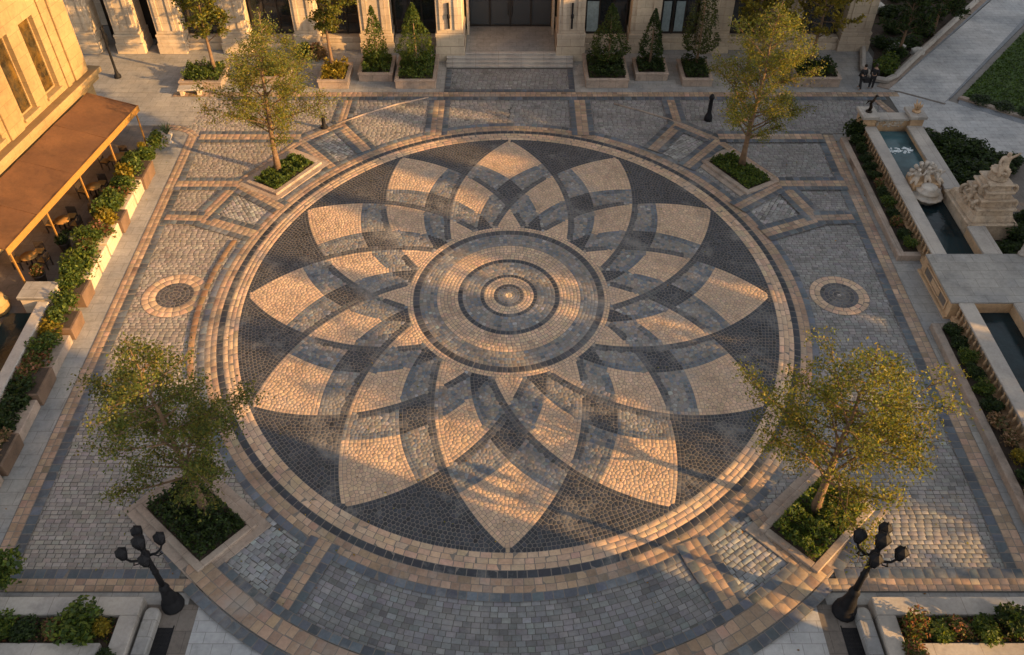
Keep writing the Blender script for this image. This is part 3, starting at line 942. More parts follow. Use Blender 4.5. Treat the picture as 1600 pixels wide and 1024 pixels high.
def bollard(x, y, h, r, label):
    o = MB().lathe([(r * 1.9, 0), (r * 1.9, 0.12 * h), (r * 1.5, 0.2 * h), (r, 0.28 * h), (r * 0.9, 0.8 * h), (r * 1.25, 0.83 * h), (r * 1.25, 0.88 * h), (r * 0.7, 0.97 * h), (0.02, h)], n=10).build('bollard', M['iron'])
    o.location = (x, y, 0.012)
    return tag(o, label, 'bollard', 'black iron bollards')
bollard(12.72, 16.9, 1.85, 0.14, 'tall black iron bollard on the paving behind the back right tree')
bollard(-11.7, 15.9, 0.95, 0.13, 'short black bollard on the sunlit paving right of the back left tree')

# ------------------------------------------------------------------ front corner beds
for s in (-1, 1):
    side = 'left' if s < 0 else 'right'
    t = thing('corner_planter', 'broad pale stone planter wall in the front %s corner' % side, 'planter', (0, 0, 0), 0, 'front corner planters')
    mb = MB()
    mb.box(min(s * 12.85, s * 22), max(s * 12.85, s * 22), -17.25, -16.55, 0, 0.5)
    mb.box(min(s * 12.85, s * 13.5), max(s * 12.85, s * 13.5), -24, -17.25, 0, 0.498)
    mb.box(min(s * 13.8, s * 22), max(s * 13.8, s * 22), -19.2, -18.25, 0, 0.5)
    mb.build('wall', M['coping'], t, 0.03)
    mb = MB(); mb.box(min(s * 13.5, s * 22), max(s * 13.5, s * 22), -18.25, -17.25, 0, 0.3)
    mb.box(min(s * 13.5, s * 13.8), max(s * 13.5, s * 13.8), -24, -18.25, 0, 0.298); mb.build('soil', M['soil'], t)
    # rounded bench stone
    mb = MB().prism([(s * 12.2, -17.0), (s * 12.3, -16.88), (s * 12.6, -16.86), (s * 12.72, -17.0), (s * 12.82, -24), (s * 12.3, -24)], 0, 0.36)
    o = mb.build('kerb_stone', M['slab'], None, 0.05)
    tag(o, 'long rounded pale stone beside the %s corner planter' % side, 'kerb stone', 'rounded stones by the corner planters')
fl = [('green', -17.6, 1.0, 1.0), ('dark', -16.6, 0.8, 0.6), ('rust', -15.6, 0.85, 0.6), ('green', -14.7, 1.15, 1.2), ('gold', -13.95, 0.75, 0.6)]
for i, (k, x, w, h) in enumerate(fl):
    lab = {0: 'tall green shrub at the far left end of the front left corner planter', 1: 'small dark shrub low in the front left corner planter',
           2: 'rust tinted low shrub in the front left corner planter', 3: 'spreading green shrub against the wall of the front left corner planter',
           4: 'yellow flowering shrub in the corner of the front left planter'}[i]
    shrub(k, x, -17.72, 0.28, w, h, lab, 'shrubs in the front corner planters')
shrub('green', -18.0, -16.0, 0.3, 1.3, 1.7, 'leafy green bush at the left edge above the front left planter', 'shrubs in the front corner planters')
shrub('dark', -13.4, -19.0, 0.28, 0.8, 0.7, 'dark green shrub below the yellow one in the front left planter', 'shrubs in the front corner planters')
fr = [('rust', 13.95, 0.95, 0.75, 'brownish shrub in the inner corner of the front right planter'), ('green', 14.75, 0.9, 0.55, 'low green shrub second from the inner corner of the front right planter'),
      ('rust', 15.5, 0.9, 0.6, 'brown tipped shrub in the middle of the front right planter'), ('green', 16.4, 0.95, 0.6, 'flat green shrub in the front right planter beside the taller bushes'),
      ('dark', 17.4, 1.3, 1.1, 'tall dark bush at the right edge of the front right planter')]
for k, x, w, h, lab in fr: shrub(k, x, -17.75, 0.28, w, h, lab, 'shrubs in the front corner planters')
shrub('rust', 13.7, -18.7, 0.28, 0.8, 0.6, 'small brown shrub at the bottom of the front right planter', 'shrubs in the front corner planters')

# ------------------------------------------------------------------ right side: planters, balustrade, pools
KX = 0.02
def planter_right(y0, y1, lab):
    t = thing('long_planter', lab, 'planter', (0, 0, 0), 0, 'long planters beside the balustrade')
    mb = MB().sl(20.12, 20.5, y0, y1, 0, 0.36, KX); mb.sl(20.5, 21.32, y0, y0 + 0.35, 0, 0.359, KX); mb.sl(20.5, 21.32, y1 - 0.35, y1, 0, 0.359, KX)
    mb.build('kerb', M['kerb'], t, 0.025)
    MB().sl(20.5, 21.32, y0 + 0.35, y1 - 0.35, 0, 0.27, KX).build('soil', M['soil'], t)
planter_right(2.7, 14.3, 'long narrow pink stone planter between the square and the upper balustrade')
planter_right(-15.5, -2.35, 'long narrow pink stone planter below the stone platform')
ys = np.linspace(3.5, 13.6, 12)
for i, y in enumerate(ys):
    k = ('green', 'dark', 'rust', 'dark')[i % 4] if i < 8 else 'dark'
    w = random.uniform(0.8, 1.0)
    shrub(k, 20.93 + KX * y, y, 0.25, w, random.uniform(0.5, 0.75) + (0.35 if i > 9 else 0),
          '%s shrub, %s up from the platform, in the planter by the upper balustrade' % ({'green': 'green', 'dark': 'dark green', 'rust': 'brownish'}[k], ORD[i]), 'shrubs beside the balustrade')
shrub('dark', 21.3, 14.6, 0.1, 1.2, 1.9, 'tall dark shrub leaning on the left pier of the fountain wall', 'shrubs beside the balustrade')
ys = np.linspace(-2.9, -14.2, 13)
for i, y in enumerate(ys):
    k = ('dark', 'dark', 'green', 'dark', 'green', 'dark', 'blush', 'blush', 'gold', 'dark', 'blush', 'dark', 'green')[i]
    shrub(k, 20.93 + KX * y, y, 0.25, random.uniform(0.85, 1.05), random.uniform(0.5, 0.75),
          '%s shrub, %s down from the platform, in the planter by the lower balustrade' % ({'green': 'green', 'dark': 'dark green', 'blush': 'pinkish', 'gold': 'yellow green'}[k], ORD[i]), 'shrubs beside the balustrade')

bal_prof = [(0.075, 0), (0.075, 0.06), (0.045, 0.1), (0.05, 0.16), (0.085, 0.27), (0.075, 0.36), (0.045, 0.47), (0.045, 0.52), (0.07, 0.56), (0.07, 0.69)]
bal_me = MB().lathe(bal_prof, n=8).mesh('baluster'); bal_me.materials.append(M['sandstone'])
def balustrade(y0, y1, lab):
    t = thing('balustrade', lab, 'balustrade', (0, 0, 0), 0, 'stone balustrades along the pools')
    MB().sl(21.34, 21.78, y0, y1, 0, 0.26, KX).build('plinth', M['sandstone'], t, 0.015)
    MB().sl(21.4, 22.14, y0, y1, 0.952, 1.06, KX).build('coping', M['coping'], t, 0.02)
    MB().sl(21.81, 22.08, y0, y1, 0, 0.951, KX).build('basin_wall', M['limestone'], t)
    n = int((y1 - y0) / 0.4)
    for i in range(n):
        y = y0 + (i + 0.5) * (y1 - y0) / n
        o = link('baluster', bal_me, t); o.location = (21.5 + KX * y, y, 0.261)
    return t
balustrade(1.96, 14.35, 'stone balustrade with orange balusters and a wide pale coping beside the upper pools')
balustrade(-16.5, -1.72, 'stone balustrade with orange balusters beside the dark lower pool')

# platform between the pools
t = thing('stone_platform', 'flat pale stone platform crossing between the two pools', 'platform')
MB().prism([(21.12, -1.7), (26.3, -1.7), (26.3, 1.95), (21.16, 1.95)], 0, 0.98).build('body', M['sandstone'], t)
MB().prism([(21.02, -1.71), (26.4, -1.71), (26.4, 1.955), (21.08, 1.955)], 0.981, 1.09).build('slab', M['slab'], t, 0.02)
mb = MB()
mb.box(21.07, 21.12, -1.3, 1.5, 0.2, 0.3); mb.box(21.07, 21.12, -1.3, 1.5, 0.72, 0.82); mb.box(21.07, 21.12, -1.3, -1.2, 0.3, 0.72); mb.box(21.07, 21.12, 1.4, 1.5, 0.3, 0.72)
mb.box(21.0, 21.12, -1.69, 1.94, 0, 0.12); mb.box(21.07, 21.12, -0.45, 0.55, 0.36, 0.66)
mb.build('panel_moulding', M['sandstone'], t)
mb = MB(); mb.box(21.105, 21.119, -1.2, 1.4, 0.3, 0.72); mb.build('panel', M['terrace'], t)
# right hand copings
t = thing('pool_wall', 'pale stone wall along the far side of the upper pools', 'wall', group='outer pool walls')
mb = MB(); mb.sl(24.05, 24.9, 1.96, 4.3, 0, 0.95, KX); mb.sl(24.05, 24.9, 7.7, 14.4, 0, 0.95, KX); mb.build('body', M['sandstone'], t)
mb = MB(); mb.sl(24.0, 24.96, 1.96, 4.3, 0.951, 1.08, KX); mb.sl(24.0, 24.96, 7.7, 14.4, 0.951, 1.08, KX); mb.build('coping', M['coping'], t, 0.02)
t = thing('pool_wall', 'pale stone wall along the far side of the dark lower pool', 'wall', group='outer pool walls')
MB().sl(24.05, 24.9, -16.5, -1.72, 0, 0.95, KX).build('body', M['sandstone'], t)
MB().sl(24.0, 24.96, -16.5, -1.72, 0.951, 1.08, KX).build('coping', M['coping'], t, 0.02)
# water
o = MB().sl(22.08, 24.05, 1.95, 8.0, 0.2, 0.42, KX).build('pool_water', M['water']); o['kind'] = 'structure'
o = MB().sl(22.08, 24.05, 9.0, 14.35, 0.2, 0.72, KX).build('basin_water', M['teal']); o['kind'] = 'structure'
o = MB().sl(22.08, 24.05, -16.5, -1.72, 0.2, 0.42, KX).build('pool_water', M['water']); o['kind'] = 'structure'
t = thing('fountain_weir', 'pale stone ledge dividing the teal basin from the dark pool', 'ledge')
MB().sl(22.1, 24.03, 7.95, 9.05, 0.1, 0.9, KX).build('ledge', M['coping'], t, 0.03)
# foam
for y, x, lab in ((12.2, 23.0, 'white foaming spill of water near the fountain wall'), (10.3, 23.75, 'small white spout splash by the right side of the teal basin')):
    mb = MB()
    n = 60 if x < 23.5 else 30
    for k in range(n):
        w = 0.75 if x < 23.5 else 0.3
        mb.blob((x + random.uniform(-w, w) + KX * y, y + random.gauss(0, 0.16), 0.72 + random.uniform(0, 0.04)), (random.uniform(0.03, 0.11), random.uniform(0.03, 0.09), random.uniform(0.015, 0.045)), 7, 5, 0.3)
    tag(mb.build('water_splash', M['foam']), lab, 'splash', 'splashes in the teal basin')

# end wall with piers
t = thing('fountain_wall', 'stone fountain wall with two capped piers and carved relief at the pool end', 'fountain wall')
for x in (21.55, 24.45):
    mb = MB().box(x, x + 0.8, 14.42, 15.5, 0, 1.5); mb.build('pier', M['sandstone'], t, 0.02)
    mb = MB().box(x - 0.12, x + 0.92, 14.3, 15.62, 1.501, 1.72); mb.build('pier_cap', M['coping'], t, 0.03)
MB().box(22.35, 24.45, 14.7, 15.3, 0, 1.3).build('wall', M['sandstone'], t)
MB().box(22.36, 24.44, 14.55, 15.35, 1.301, 1.45).build('coping', M['coping'], t, 0.02)
mb = MB()
for k in range(46):
    mb.blob((22.55 + random.random() * 1.7, 14.69, 0.85 + random.random() * 0.4), (random.uniform(0.04, 0.11), 0.05, random.uniform(0.03, 0.09)), 7, 5, 0.2)
mb.build('carved_relief', M['carved'], t)

def skin_obj(name, verts, edges, mat, parent=None, sub=2, root=0):
    me = bpy.data.meshes.new(name)
    me.from_pydata([v[:3] for v in verts], edges, [])
    me.materials.append(mat)
    o = link(name, me, parent)
    o.modifiers.new('skin', 'SKIN')
    if not me.skin_vertices: me.attributes  # layer is made by the modifier below
    if not me.skin_vertices:
        import bmesh
        bm = bmesh.new(); bm.from_mesh(me); bm.verts.layers.skin.verify(); bm.to_mesh(me); bm.free()
    for i, v in enumerate(verts):
        sv = me.skin_vertices[0].data[i]
        r = v[3]; sv.radius = r if hasattr(r, '__len__') else (r, r)
        sv.use_root = (i == root)
    m = o.modifiers.new('sub', 'SUBSURF'); m.levels = sub; m.render_levels = sub
    me.polygons.foreach_set('use_smooth', [True] * len(me.polygons))
    return o

# little bronzes on the piers
mb = MB().lathe([(0.2, 0), (0.2, 0.07), (0.12, 0.1)], 0, 0, 10, 0)
mb.tube([(0, 0, 0.08), (0.05, 0, 0.3), (-0.03, 0.02, 0.55), (0.09, 0, 0.8), (0.16, 0.02, 0.98)], [0.1, 0.11, 0.09, 0.08, 0.05], 8)
mb.blob((0.19, 0.02, 1.04), (0.1, 0.07, 0.08), 8, 6); mb.tube([(0.24, 0.02, 1.04), (0.36, 0.02, 1.02)], [0.04, 0.01], 6)
mb.tube([(0.0, 0.05, 0.7), (-0.16, 0.14, 0.62), (-0.24, 0.16, 0.42)], [0.05, 0.06, 0.015], 6)
o = mb.build('bronze_figure', M['bronze']); o.location = (21.95, 14.95, 1.72)
tag(o, 'small dark bronze bird like figure on the left pier of the fountain wall', 'statue')
mb = MB().lathe([(0.25, 0), (0.25, 0.1), (0.15, 0.14)], 0, 0, 10, 0)
for k in range(7):
    a = k * 0.9; mb.tube([(0, 0, 0.12), (0.16 * math.cos(a), 0.16 * math.sin(a), 0.35), (0.28 * math.cos(a), 0.28 * math.sin(a), 0.5 + 0.1 * (k % 3))], [0.08, 0.07, 0.02], 6)
mb.blob((0, 0, 0.35), (0.16, 0.14, 0.2), 8, 6)
o = mb.build('stone_finial', M['sandstone']); o.location = (24.85, 14.95, 1.72)
tag(o, 'small tan carved finial on the right pier of the fountain wall', 'finial')

# shell fountain on the weir
t = thing('shell_fountain', 'pale carved shell fountain overhanging the dark pool', 'fountain', (23.2, 8.3, 0))
MB().box(-0.75, 0.75, -0.5, 0.75, 0.3, 1.3).build('pedestal', M['sandstone'], t, 0.04)
mb = MB()
mb.lathe([(0.45, 0.35), (0.6, 0.5), (0.78, 0.72), (0.86, 0.8), (0.8, 0.82), (0.55, 0.9), (0.62, 1.05), (0.66, 1.1), (0.4, 1.16), (0.44, 1.3), (0.3, 1.36)], 0, -0.75, 28, 0.0, True, 0.04, 14)
mb.build('shell_bowl', M['carved'], t)
mb = MB()
for k in range(9):
    a = PI * k / 8; mb.tube([(0, 0.45, 1.3), (0.55 * math.cos(a), 0.5, 1.35 + 0.5 * math.sin(a)), (0.8 * math.cos(a), 0.42, 1.3 + 0.85 * math.sin(a))], [0.05, 0.1, 0.13], 7)
mb.build('shell_back', M['carved'], t)
FV = [(0, 0, 0, 0.17), (0, 0.02, 0.28, 0.16), (0, 0.0, 0.42, 0.07), (0, -0.03, 0.55, 0.12), (0, -0.05, 0.63, 0.09), (0.2, -0.1, 0.34, 0.065), (0.32, -0.2, 0.5, 0.05), (-0.2, -0.1, 0.3, 0.065), (-0.3, -0.22, 0.18, 0.05), (0.1, -0.24, -0.02, 0.1), (0.14, -0.4, -0.22, 0.07), (-0.1, -0.24, -0.02, 0.1), (-0.14, -0.38, -0.24, 0.07)]
FE = [(0, 1), (1, 2), (2, 3), (3, 4), (1, 5), (5, 6), (1, 7), (7, 8), (0, 9), (9, 10), (0, 11), (11, 12)]
for x_, y_, z_, r_ in ((0.0, 0.0, 1.5, 0.0), (-0.55, -0.1, 1.42, -0.7), (0.55, -0.1, 1.42, 0.7)):
    o = skin_obj('carved_cherub', FV, FE, M['carved'], t); o.location = (x_, y_, z_); o.rotation_euler = (0, 0, r_)

# monument with tiers and figures
t = thing('stone_monument', 'tall tiered stone monument topped by a carved figure group beside the pool', 'statue', (25.45, 6.0, 0), 0.02)
mb = MB(); mb.box(-1.25, 1.25, -1.6, 1.6, 0, 0.95); mb.box(-1.32, 1.32, -1.68, 1.68, 0.951, 1.1); mb.taper(-1.15, 1.15, -1.5, 1.5, 1.1, 1.45, 0.12); mb.build('base', M['monument'], t, 0.04)
mb = MB()
z = 1.45
for k, (a, h1, h2) in enumerate(((1.0, 0.3, 0.13), (0.84, 0.32, 0.12), (0.7, 0.3, 0.12), (0.58, 0.26, 0.1))):
    mb.taper(-a, a, -a - 0.35, a - 0.2, z, z + h1, 0.05); z += h1
    mb.box(-a - 0.06, a + 0.06, -a - 0.41, a - 0.14, z + 0.001, z + h2); z += h2
    for sx in (-1, 1):
        for m in range(3): mb.box(sx * (a * 0.6) - 0.07 + (m - 1) * 0.0, sx * (a * 0.6) + 0.07, -a - 0.375, -a - 0.33, z - h1 - h2 + 0.06, z - h2 - 0.08) if m == 0 else None
mb.build('tiers', M['monument'], t, 0.02)
mb = MB()
mb.lathe([(0.42, 0), (0.5, 0.06), (0.4, 0.14), (0.46, 0.22), (0.36, 0.3), (0.44, 0.42), (0.5, 0.5), (0.42, 0.56)], 0.0, -0.25, 28, z, True, 0.07, 14)
mb.build('ribbed_drum', M['monument'], t)
fig = [(0, 0, 0, 0.22), (0.03, 0.0, 0.22, 0.2), (0.05, -0.02, 0.48, 0.21), (0.07, -0.03, 0.64, 0.09), (0.09, -0.06, 0.78, 0.12), (0.11, -0.09, 0.88, 0.09),
       (0.27, -0.03, 0.54, 0.08), (0.45, -0.1, 0.7, 0.065), (0.55, -0.2, 0.92, 0.05), (-0.17, -0.06, 0.54, 0.08), (-0.34, -0.2, 0.36, 0.065), (-0.28, -0.36, 0.2, 0.05),
       (0.14, -0.22, -0.04, 0.15), (0.2, -0.46, -0.08, 0.12), (0.2, -0.48, -0.4, 0.09), (-0.14, -0.22, -0.02, 0.15), (-0.24, -0.45, -0.04, 0.12), (-0.28, -0.46, -0.38, 0.09)]
fe = [(0, 1), (1, 2), (2, 3), (3, 4), (4, 5), (2, 6), (6, 7), (7, 8), (2, 9), (9, 10), (10, 11), (0, 12), (12, 13), (13, 14), (0, 15), (15, 16), (16, 17)]
o = skin_obj('seated_figure', fig, fe, M['monument'], t); o.location = (0.0, -0.2, z + 0.66)
for sx, yy, z0 in ((-0.92, -0.95, 1.95), (0.92, -0.95, 1.95), (-0.92, 0.55, 1.95), (-0.72, -0.75, 2.75), (0.72, -0.75, 2.75)):
    pts = [(sx + 0.24 * math.cos(a) * (1 - a / 11) * (1 if sx > 0 else -1), yy, z0 + 0.24 * math.sin(a) * (1 - a / 11)) for a in np.linspace(-1.2, 7.2, 26)]
    mb = MB(); mb.tube(pts, [0.11 - 0.003 * k for k in range(26)], 8); mb.build('scroll', M['monument'], t)
for sx, yy, z0 in ((-0.85, -0.15, 1.92), (0.85, 0.0, 1.92)):
    ch = [(0, 0, 0, 0.17), (0, 0.02, 0.3, 0.16), (0, 0.0, 0.45, 0.08), (0, -0.03, 0.6, 0.14), (0, -0.05, 0.68, 0.11), (0.2, -0.1, 0.34, 0.07), (0.32, -0.2, 0.52, 0.05), (-0.2, -0.1, 0.32, 0.07), (-0.3, -0.22, 0.18, 0.05), (0.1, -0.24, -0.02, 0.1), (0.14, -0.34, -0.26, 0.07), (-0.1, -0.24, -0.02, 0.1), (-0.14, -0.34, -0.26, 0.07)]
    ce = [(0, 1), (1, 2), (2, 3), (3, 4), (1, 5), (5, 6), (1, 7), (7, 8), (0, 9), (9, 10), (0, 11), (11, 12)]
    o = skin_obj('cherub', ch, ce, M['monument'], t); o.location = (sx, yy, z0); o.rotation_euler = (0, 0, -1.2 if sx < 0 else 1.2)
# rail end with ball finial beyond the platform
t = thing('rail_post', 'pale stone post with a rounded cap at the far corner of the platform', 'post', (25.9, 1.9, 1.09))
MB().lathe([(0.2, 0), (0.2, 0.1), (0.14, 0.14), (0.14, 0.75), (0.2, 0.8), (0.21, 0.88), (0.12, 0.95), (0.17, 1.05), (0.1, 1.16), (0.01, 1.2)], n=12).build('post', M['coping'], t)
t = thing('rail_end', 'pale rounded stone rail running off beyond the platform', 'rail', (26.5, 1.5, 0))
MB().box(0, 4, -0.2, 0.25, 0, 1.3).build('body', M['sandstone'], t); MB().box(-0.1, 4, -0.3, 0.35, 1.301, 1.55).build('coping', M['coping'], t, 0.08)

# ground, beds and paths on the far right
sheet('court_slabs', [[(24.9, 7.2), (60, 7.2), (60, 10), (30.2, 12.9), (26.5, 16.2), (24.9, 15.4)], [(28, 2), (60, 2), (60, 7.2), (28, 7.2)]], M['terrace'], -0.05, 0.02)['kind'] = 'structure'
sheet('garden_soil', [[(26.4, -16), (60, -16), (60, 2.0), (27.9, 7.15), (24.97, 7.15), (24.97, 2.0), (26.4, 2.0)]], M['soil'], -0.05, 0.016)['kind'] = 'structure'
path = [[(25.6, 20.9), (26.9, 20.3), (28.6, 18.9), (29.2, 19.6), (46.5, 40), (42.5, 40)], [(25.3, 20.5), (25.3, 16.0), (26.2, 16.1), (31.0, 11.9), (60, -5), (60, 6.5), (33.2, 16.0), (29.5, 19.0), (27.5, 20.4)]]
sheet('path', path[:1], M['path'], -0.05, 0.034)['kind'] = 'structure'
sheet('path', path[1:], M['path'], -0.05, 0.03)['kind'] = 'structure'
SLs = stone('blue_grey_edging', (0.20, 0.215, 0.235), 0.75, 0.16, 0.8, 0.25, (0.5, 30, 'flat'))
sheet('path_edging', [[(28.55, 18.95), (29.55, 19.95), (46.9, 40), (46.3, 40)], [(25.5, 20.6), (26.2, 21.5), (42.3, 40), (40.8, 40)], [(29.5, 18.9), (33.1, 16.05), (60, 6.5), (60, 7.3), (33.3, 16.6), (29.8, 19.5)]], SLs, -0.05, 0.042)['kind'] = 'structure'
sheet('path_kerb', [[(24.9, 21.3), (25.6, 20.9), (42.0, 40), (40.9, 40)]], M['kerb'], -0.05, 0.06)['kind'] = 'structure'
sheet('path_joint', [[(26.0, 20.55), (28.6, 18.85), (28.72, 18.97), (26.12, 20.68)]], M['terrace'], -0.05, 0.05)['kind'] = 'structure'
lawn = [(30.0, 19.75), (33.5, 17.0), (60, 7.8), (60, 40), (47.4, 40)]
o = sheet('lawn', [lawn], M['lawn'], -0.05, 0.1); o['kind'] = 'structure'
n = 26000
A = []
while len(A) < n:
    x, y = random.uniform(30, 48), random.uniform(12, 36)
    if in_poly(x, y, lawn): A.append((x, y, 0.13))
tag(leaf_obj('grass', *leaf_mesh('grass', np.array(A), 0.17, leafcol([(0.05, 0.09, 0.015), (0.075, 0.12, 0.02), (0.035, 0.065, 0.013)], n), 0.5, 1.0)), 'short green grass of the lawn', 'grass', None, 'stuff')
t = thing('lawn_kerb', 'low pinkish stone kerb along the lower edge of the lawn', 'kerb')
MB().prism([(29.7, 19.55), (33.35, 16.65), (60, 7.35), (60, 7.75), (33.5, 16.95), (30.05, 19.75)], 0, 0.2).build('kerb', M['kerb'], t, 0.02)
# dark hedge along the lawn kerb
for i, (x, y) in enumerate([(31.0, 19.1), (32.2, 18.2), (33.5, 17.4), (35.0, 16.9), (36.6, 16.3), (38.2, 15.7)]):
    shrub('dark', x, y, 0.08, 1.5, 0.45, 'low dark hedge plant, %s from the lawn corner, inside the kerb' % ORD[i], 'low hedge along the lawn kerb')
# dense bed between pool and path
hb = [(25.9, 13.9, 1.7, 1.2), (26.9, 12.6, 1.9, 1.4), (25.9, 11.6, 1.9, 1.3), (27.3, 14.1, 1.6, 1.1), (28.2, 12.6, 1.9, 1.3), (27.0, 10.6, 2.0, 1.4), (28.6, 11.0, 1.9, 1.2), (25.9, 9.6, 1.8, 1.2), (29.6, 11.6, 1.6, 1.1), (27.2, 9.2, 1.6, 1.0)]
for i, (x, y, w, h) in enumerate(hb):
    shrub('dark', x, y, 0, w * 1.15, h, 'dense dark green bush, %s from the fountain wall, in the bed behind the pool wall' % ORD[i], 'dark bushes behind the pool wall')
for i, (x, y, w, h) in enumerate([(26.0, 3.2, 1.6, 1.0), (27.4, 2.9, 1.8, 1.2), (27.0, 4.5, 1.8, 1.3), (28.3, 4.2, 1.8, 1.2), (28.2, 5.8, 1.6, 1.1)]):
    shrub('dark', x, y, 0, w, h, 'shaded dark bush, %s from the platform, at the foot of the stone monument' % ORD[i], 'dark bushes below the monument')

# garden in the back right corner
gp = [(26.3, 26.4), (24.6, 21.9), (26.1, 22.3), (28.5, 25.2), (33.2, 30.5), (41.0, 39.8), (28, 40), (26.3, 30)]
o = sheet('garden_bed', [gp], M['soil'], -0.05, 0.05); o['kind'] = 'structure'
t = thing('garden_kerb', 'curving pale stone kerb round the back right garden', 'kerb')
kp = [(25.6, 27.0), (24.55, 23.5), (24.9, 22.0), (25.6, 21.7), (26.4, 22.3), (28.3, 24.6), (33.0, 30.2), (41, 39.6)]
MB().tube([(x, y, 0.25) for x, y in kp], 0.22, 6, False).build('kerb', M['coping'], t)
gsh = [(26.2, 23.6), (25.7, 22.9), (27.3, 25.2), (27.2, 27.0), (29.0, 27.4), (28.6, 29.5), (30.6, 29.2), (30.5, 31.6), (32.6, 31.8), (29.2, 32.4), (32.4, 34.2), (34.6, 33.6), (34.6, 36.2), (30.6, 35.2)]
for i, (x, y) in enumerate(gsh):
    shrub('green' if i in (0, 1) else 'dark', x, y, 0.04, random.uniform(1.5, 2.1), random.uniform(0.9, 1.5), '%s bush, %s back from the kerb tip, in the back right garden' % ('small green' if i < 2 else 'dark spreading', ORD[i]), 'bushes in the back right garden')
for i, (x, y, H, r) in enumerate([(27.6, 25.4, 6.2, 2.3), (31.3, 28.9, 6.6, 2.4), (34.8, 33.5, 6.5, 2.4)]):
    make_tree('garden_tree', 'dark open tree, %s back from the kerb tip, in the back right garden' % ORD[i], 'tree', (x, y, 0.04), 60 + i, H, 1.8, r, G_DARK, 4200, 0.12, 0.2, 'dark garden trees')
for i, (x, y, s) in enumerate([(27.9, 26.6, 0.7), (29.3, 26.1, 0.55), (28.3, 33.5, 1.0)]):
    mb = MB().blob((0, 0, 0.2), (s, s * 0.7, s * 0.55), 9, 6, 0.3, random.Random(i)); o = mb.build('boulder', M['rock']); o.location = (x, y, 0)
    tag(o, ['low white boulder nearest the garden kerb', 'smaller white boulder beside the path edge of the garden', 'large white boulder at the back of the garden'][i], 'boulder', 'white garden boulders')

# ------------------------------------------------------------------ left side
# box planters and low walls
t = thing('low_wall', 'low pale stone wall segments along the hedge by the cafe terrace', 'wall')
mb = MB()
for y0, y1 in ((7.75, 9.05), (6.15, 7.6), (3.15, 4.95), (1.75, 3.0), (0.35, 1.6)):
    mb.sl(-21.5, -20.75, y0, y1, 0, 0.8, -0.02)
mb.build('wall', M['limestone'], t, 0.03)
t = thing('low_wall', 'low tan stone wall segments along the lower left hedge', 'wall')
mb = MB()
for y0, y1 in ((-5.6, -3.3), (-9.3, -7.3), (-13.4, -11.2)): mb.sl(-21.3, -20.5, y0, y1, 0, 0.5, -0.02)
mb.build('wall', M['kerb'], t, 0.03)
def pot_box(x, y, w, l, h, lab, grp):
    t = thing('planter_box', lab, 'planter', (x, y, 0), random.uniform(-0.03, 0.03), grp)
    MB().taper(-w / 2, w / 2, -l / 2, l / 2, 0, h, -0.05).build('box', M['pot'], t, 0.02)
    MB().box(-w / 2 + 0.05, w / 2 - 0.05, -l / 2 + 0.05, l / 2 - 0.05, h + 0.001, h + 0.03).build('soil', M['soil'], t)
    return t
for i, (y, l) in enumerate([(10.4, 0.9), (9.5, 0.75), (5.55, 1.0), (-0.35, 1.1)]):
    pot_box(-21.1 - 0.02 * y, y, 0.9, l, 0.85, 'brown clay planter box, %s from the awning\'s far end, in the terrace hedge line' % ORD[i], 'brown planter boxes')
for i, (y, l) in enumerate([(-2.55, 1.2), (-6.45, 1.6), (-10.2, 1.6)]):
    pot_box(-20.85 - 0.02 * y, y, 0.85, l, 0.75, 'dark brown planter box, %s down from the white pedestal, in the lower left hedge' % ORD[i], 'brown planter boxes')
ys = np.linspace(11.6, 0.0, 15)
kinds = ['green', 'green', 'green', 'gold', 'green', 'rust', 'green', 'green', 'gold', 'rust', 'green', 'rust', 'green', 'green', 'green']
word = {'green': 'bright green', 'rust': 'rust flowered', 'gold': 'yellow green', 'dark': 'dark green', 'blush': 'pale pink leaved'}
for i, y in enumerate(ys):
    k = kinds[i]
    shrub(k, -21.5 - 0.02 * y + random.uniform(-.12, .12), y, 0.3, random.uniform(1.45, 1.8), random.uniform(1.3, 1.75) if k != 'rust' else 1.3,
          '%s hedge shrub, %s from the far end, beside the cafe terrace' % (word[k], ORD[i]), 'shrubs of the terrace hedge')
shrub('green', -21.2, 13.2, 0.3, 1.3, 1.3, 'round green shrub at the far end of the terrace hedge by the palm pot', 'shrubs of the terrace hedge')
ys = np.linspace(-1.3, -12.4, 13)
kinds = ['green', 'green', 'gold', 'green', 'rust', 'rust', 'dark', 'dark', 'dark', 'blush', 'blush', 'dark', 'dark']
for i, y in enumerate(ys):
    k = kinds[i]
    shrub(k, -21.3 - 0.02 * y, y, 0.2, random.uniform(1.3, 1.6), random.uniform(1.1, 1.4) if k in ('green', 'dark') else 0.95,
          '%s hedge shrub, %s down from the white pedestal, along the lower left wall' % (word[k], ORD[i]), 'shrubs of the lower left hedge')
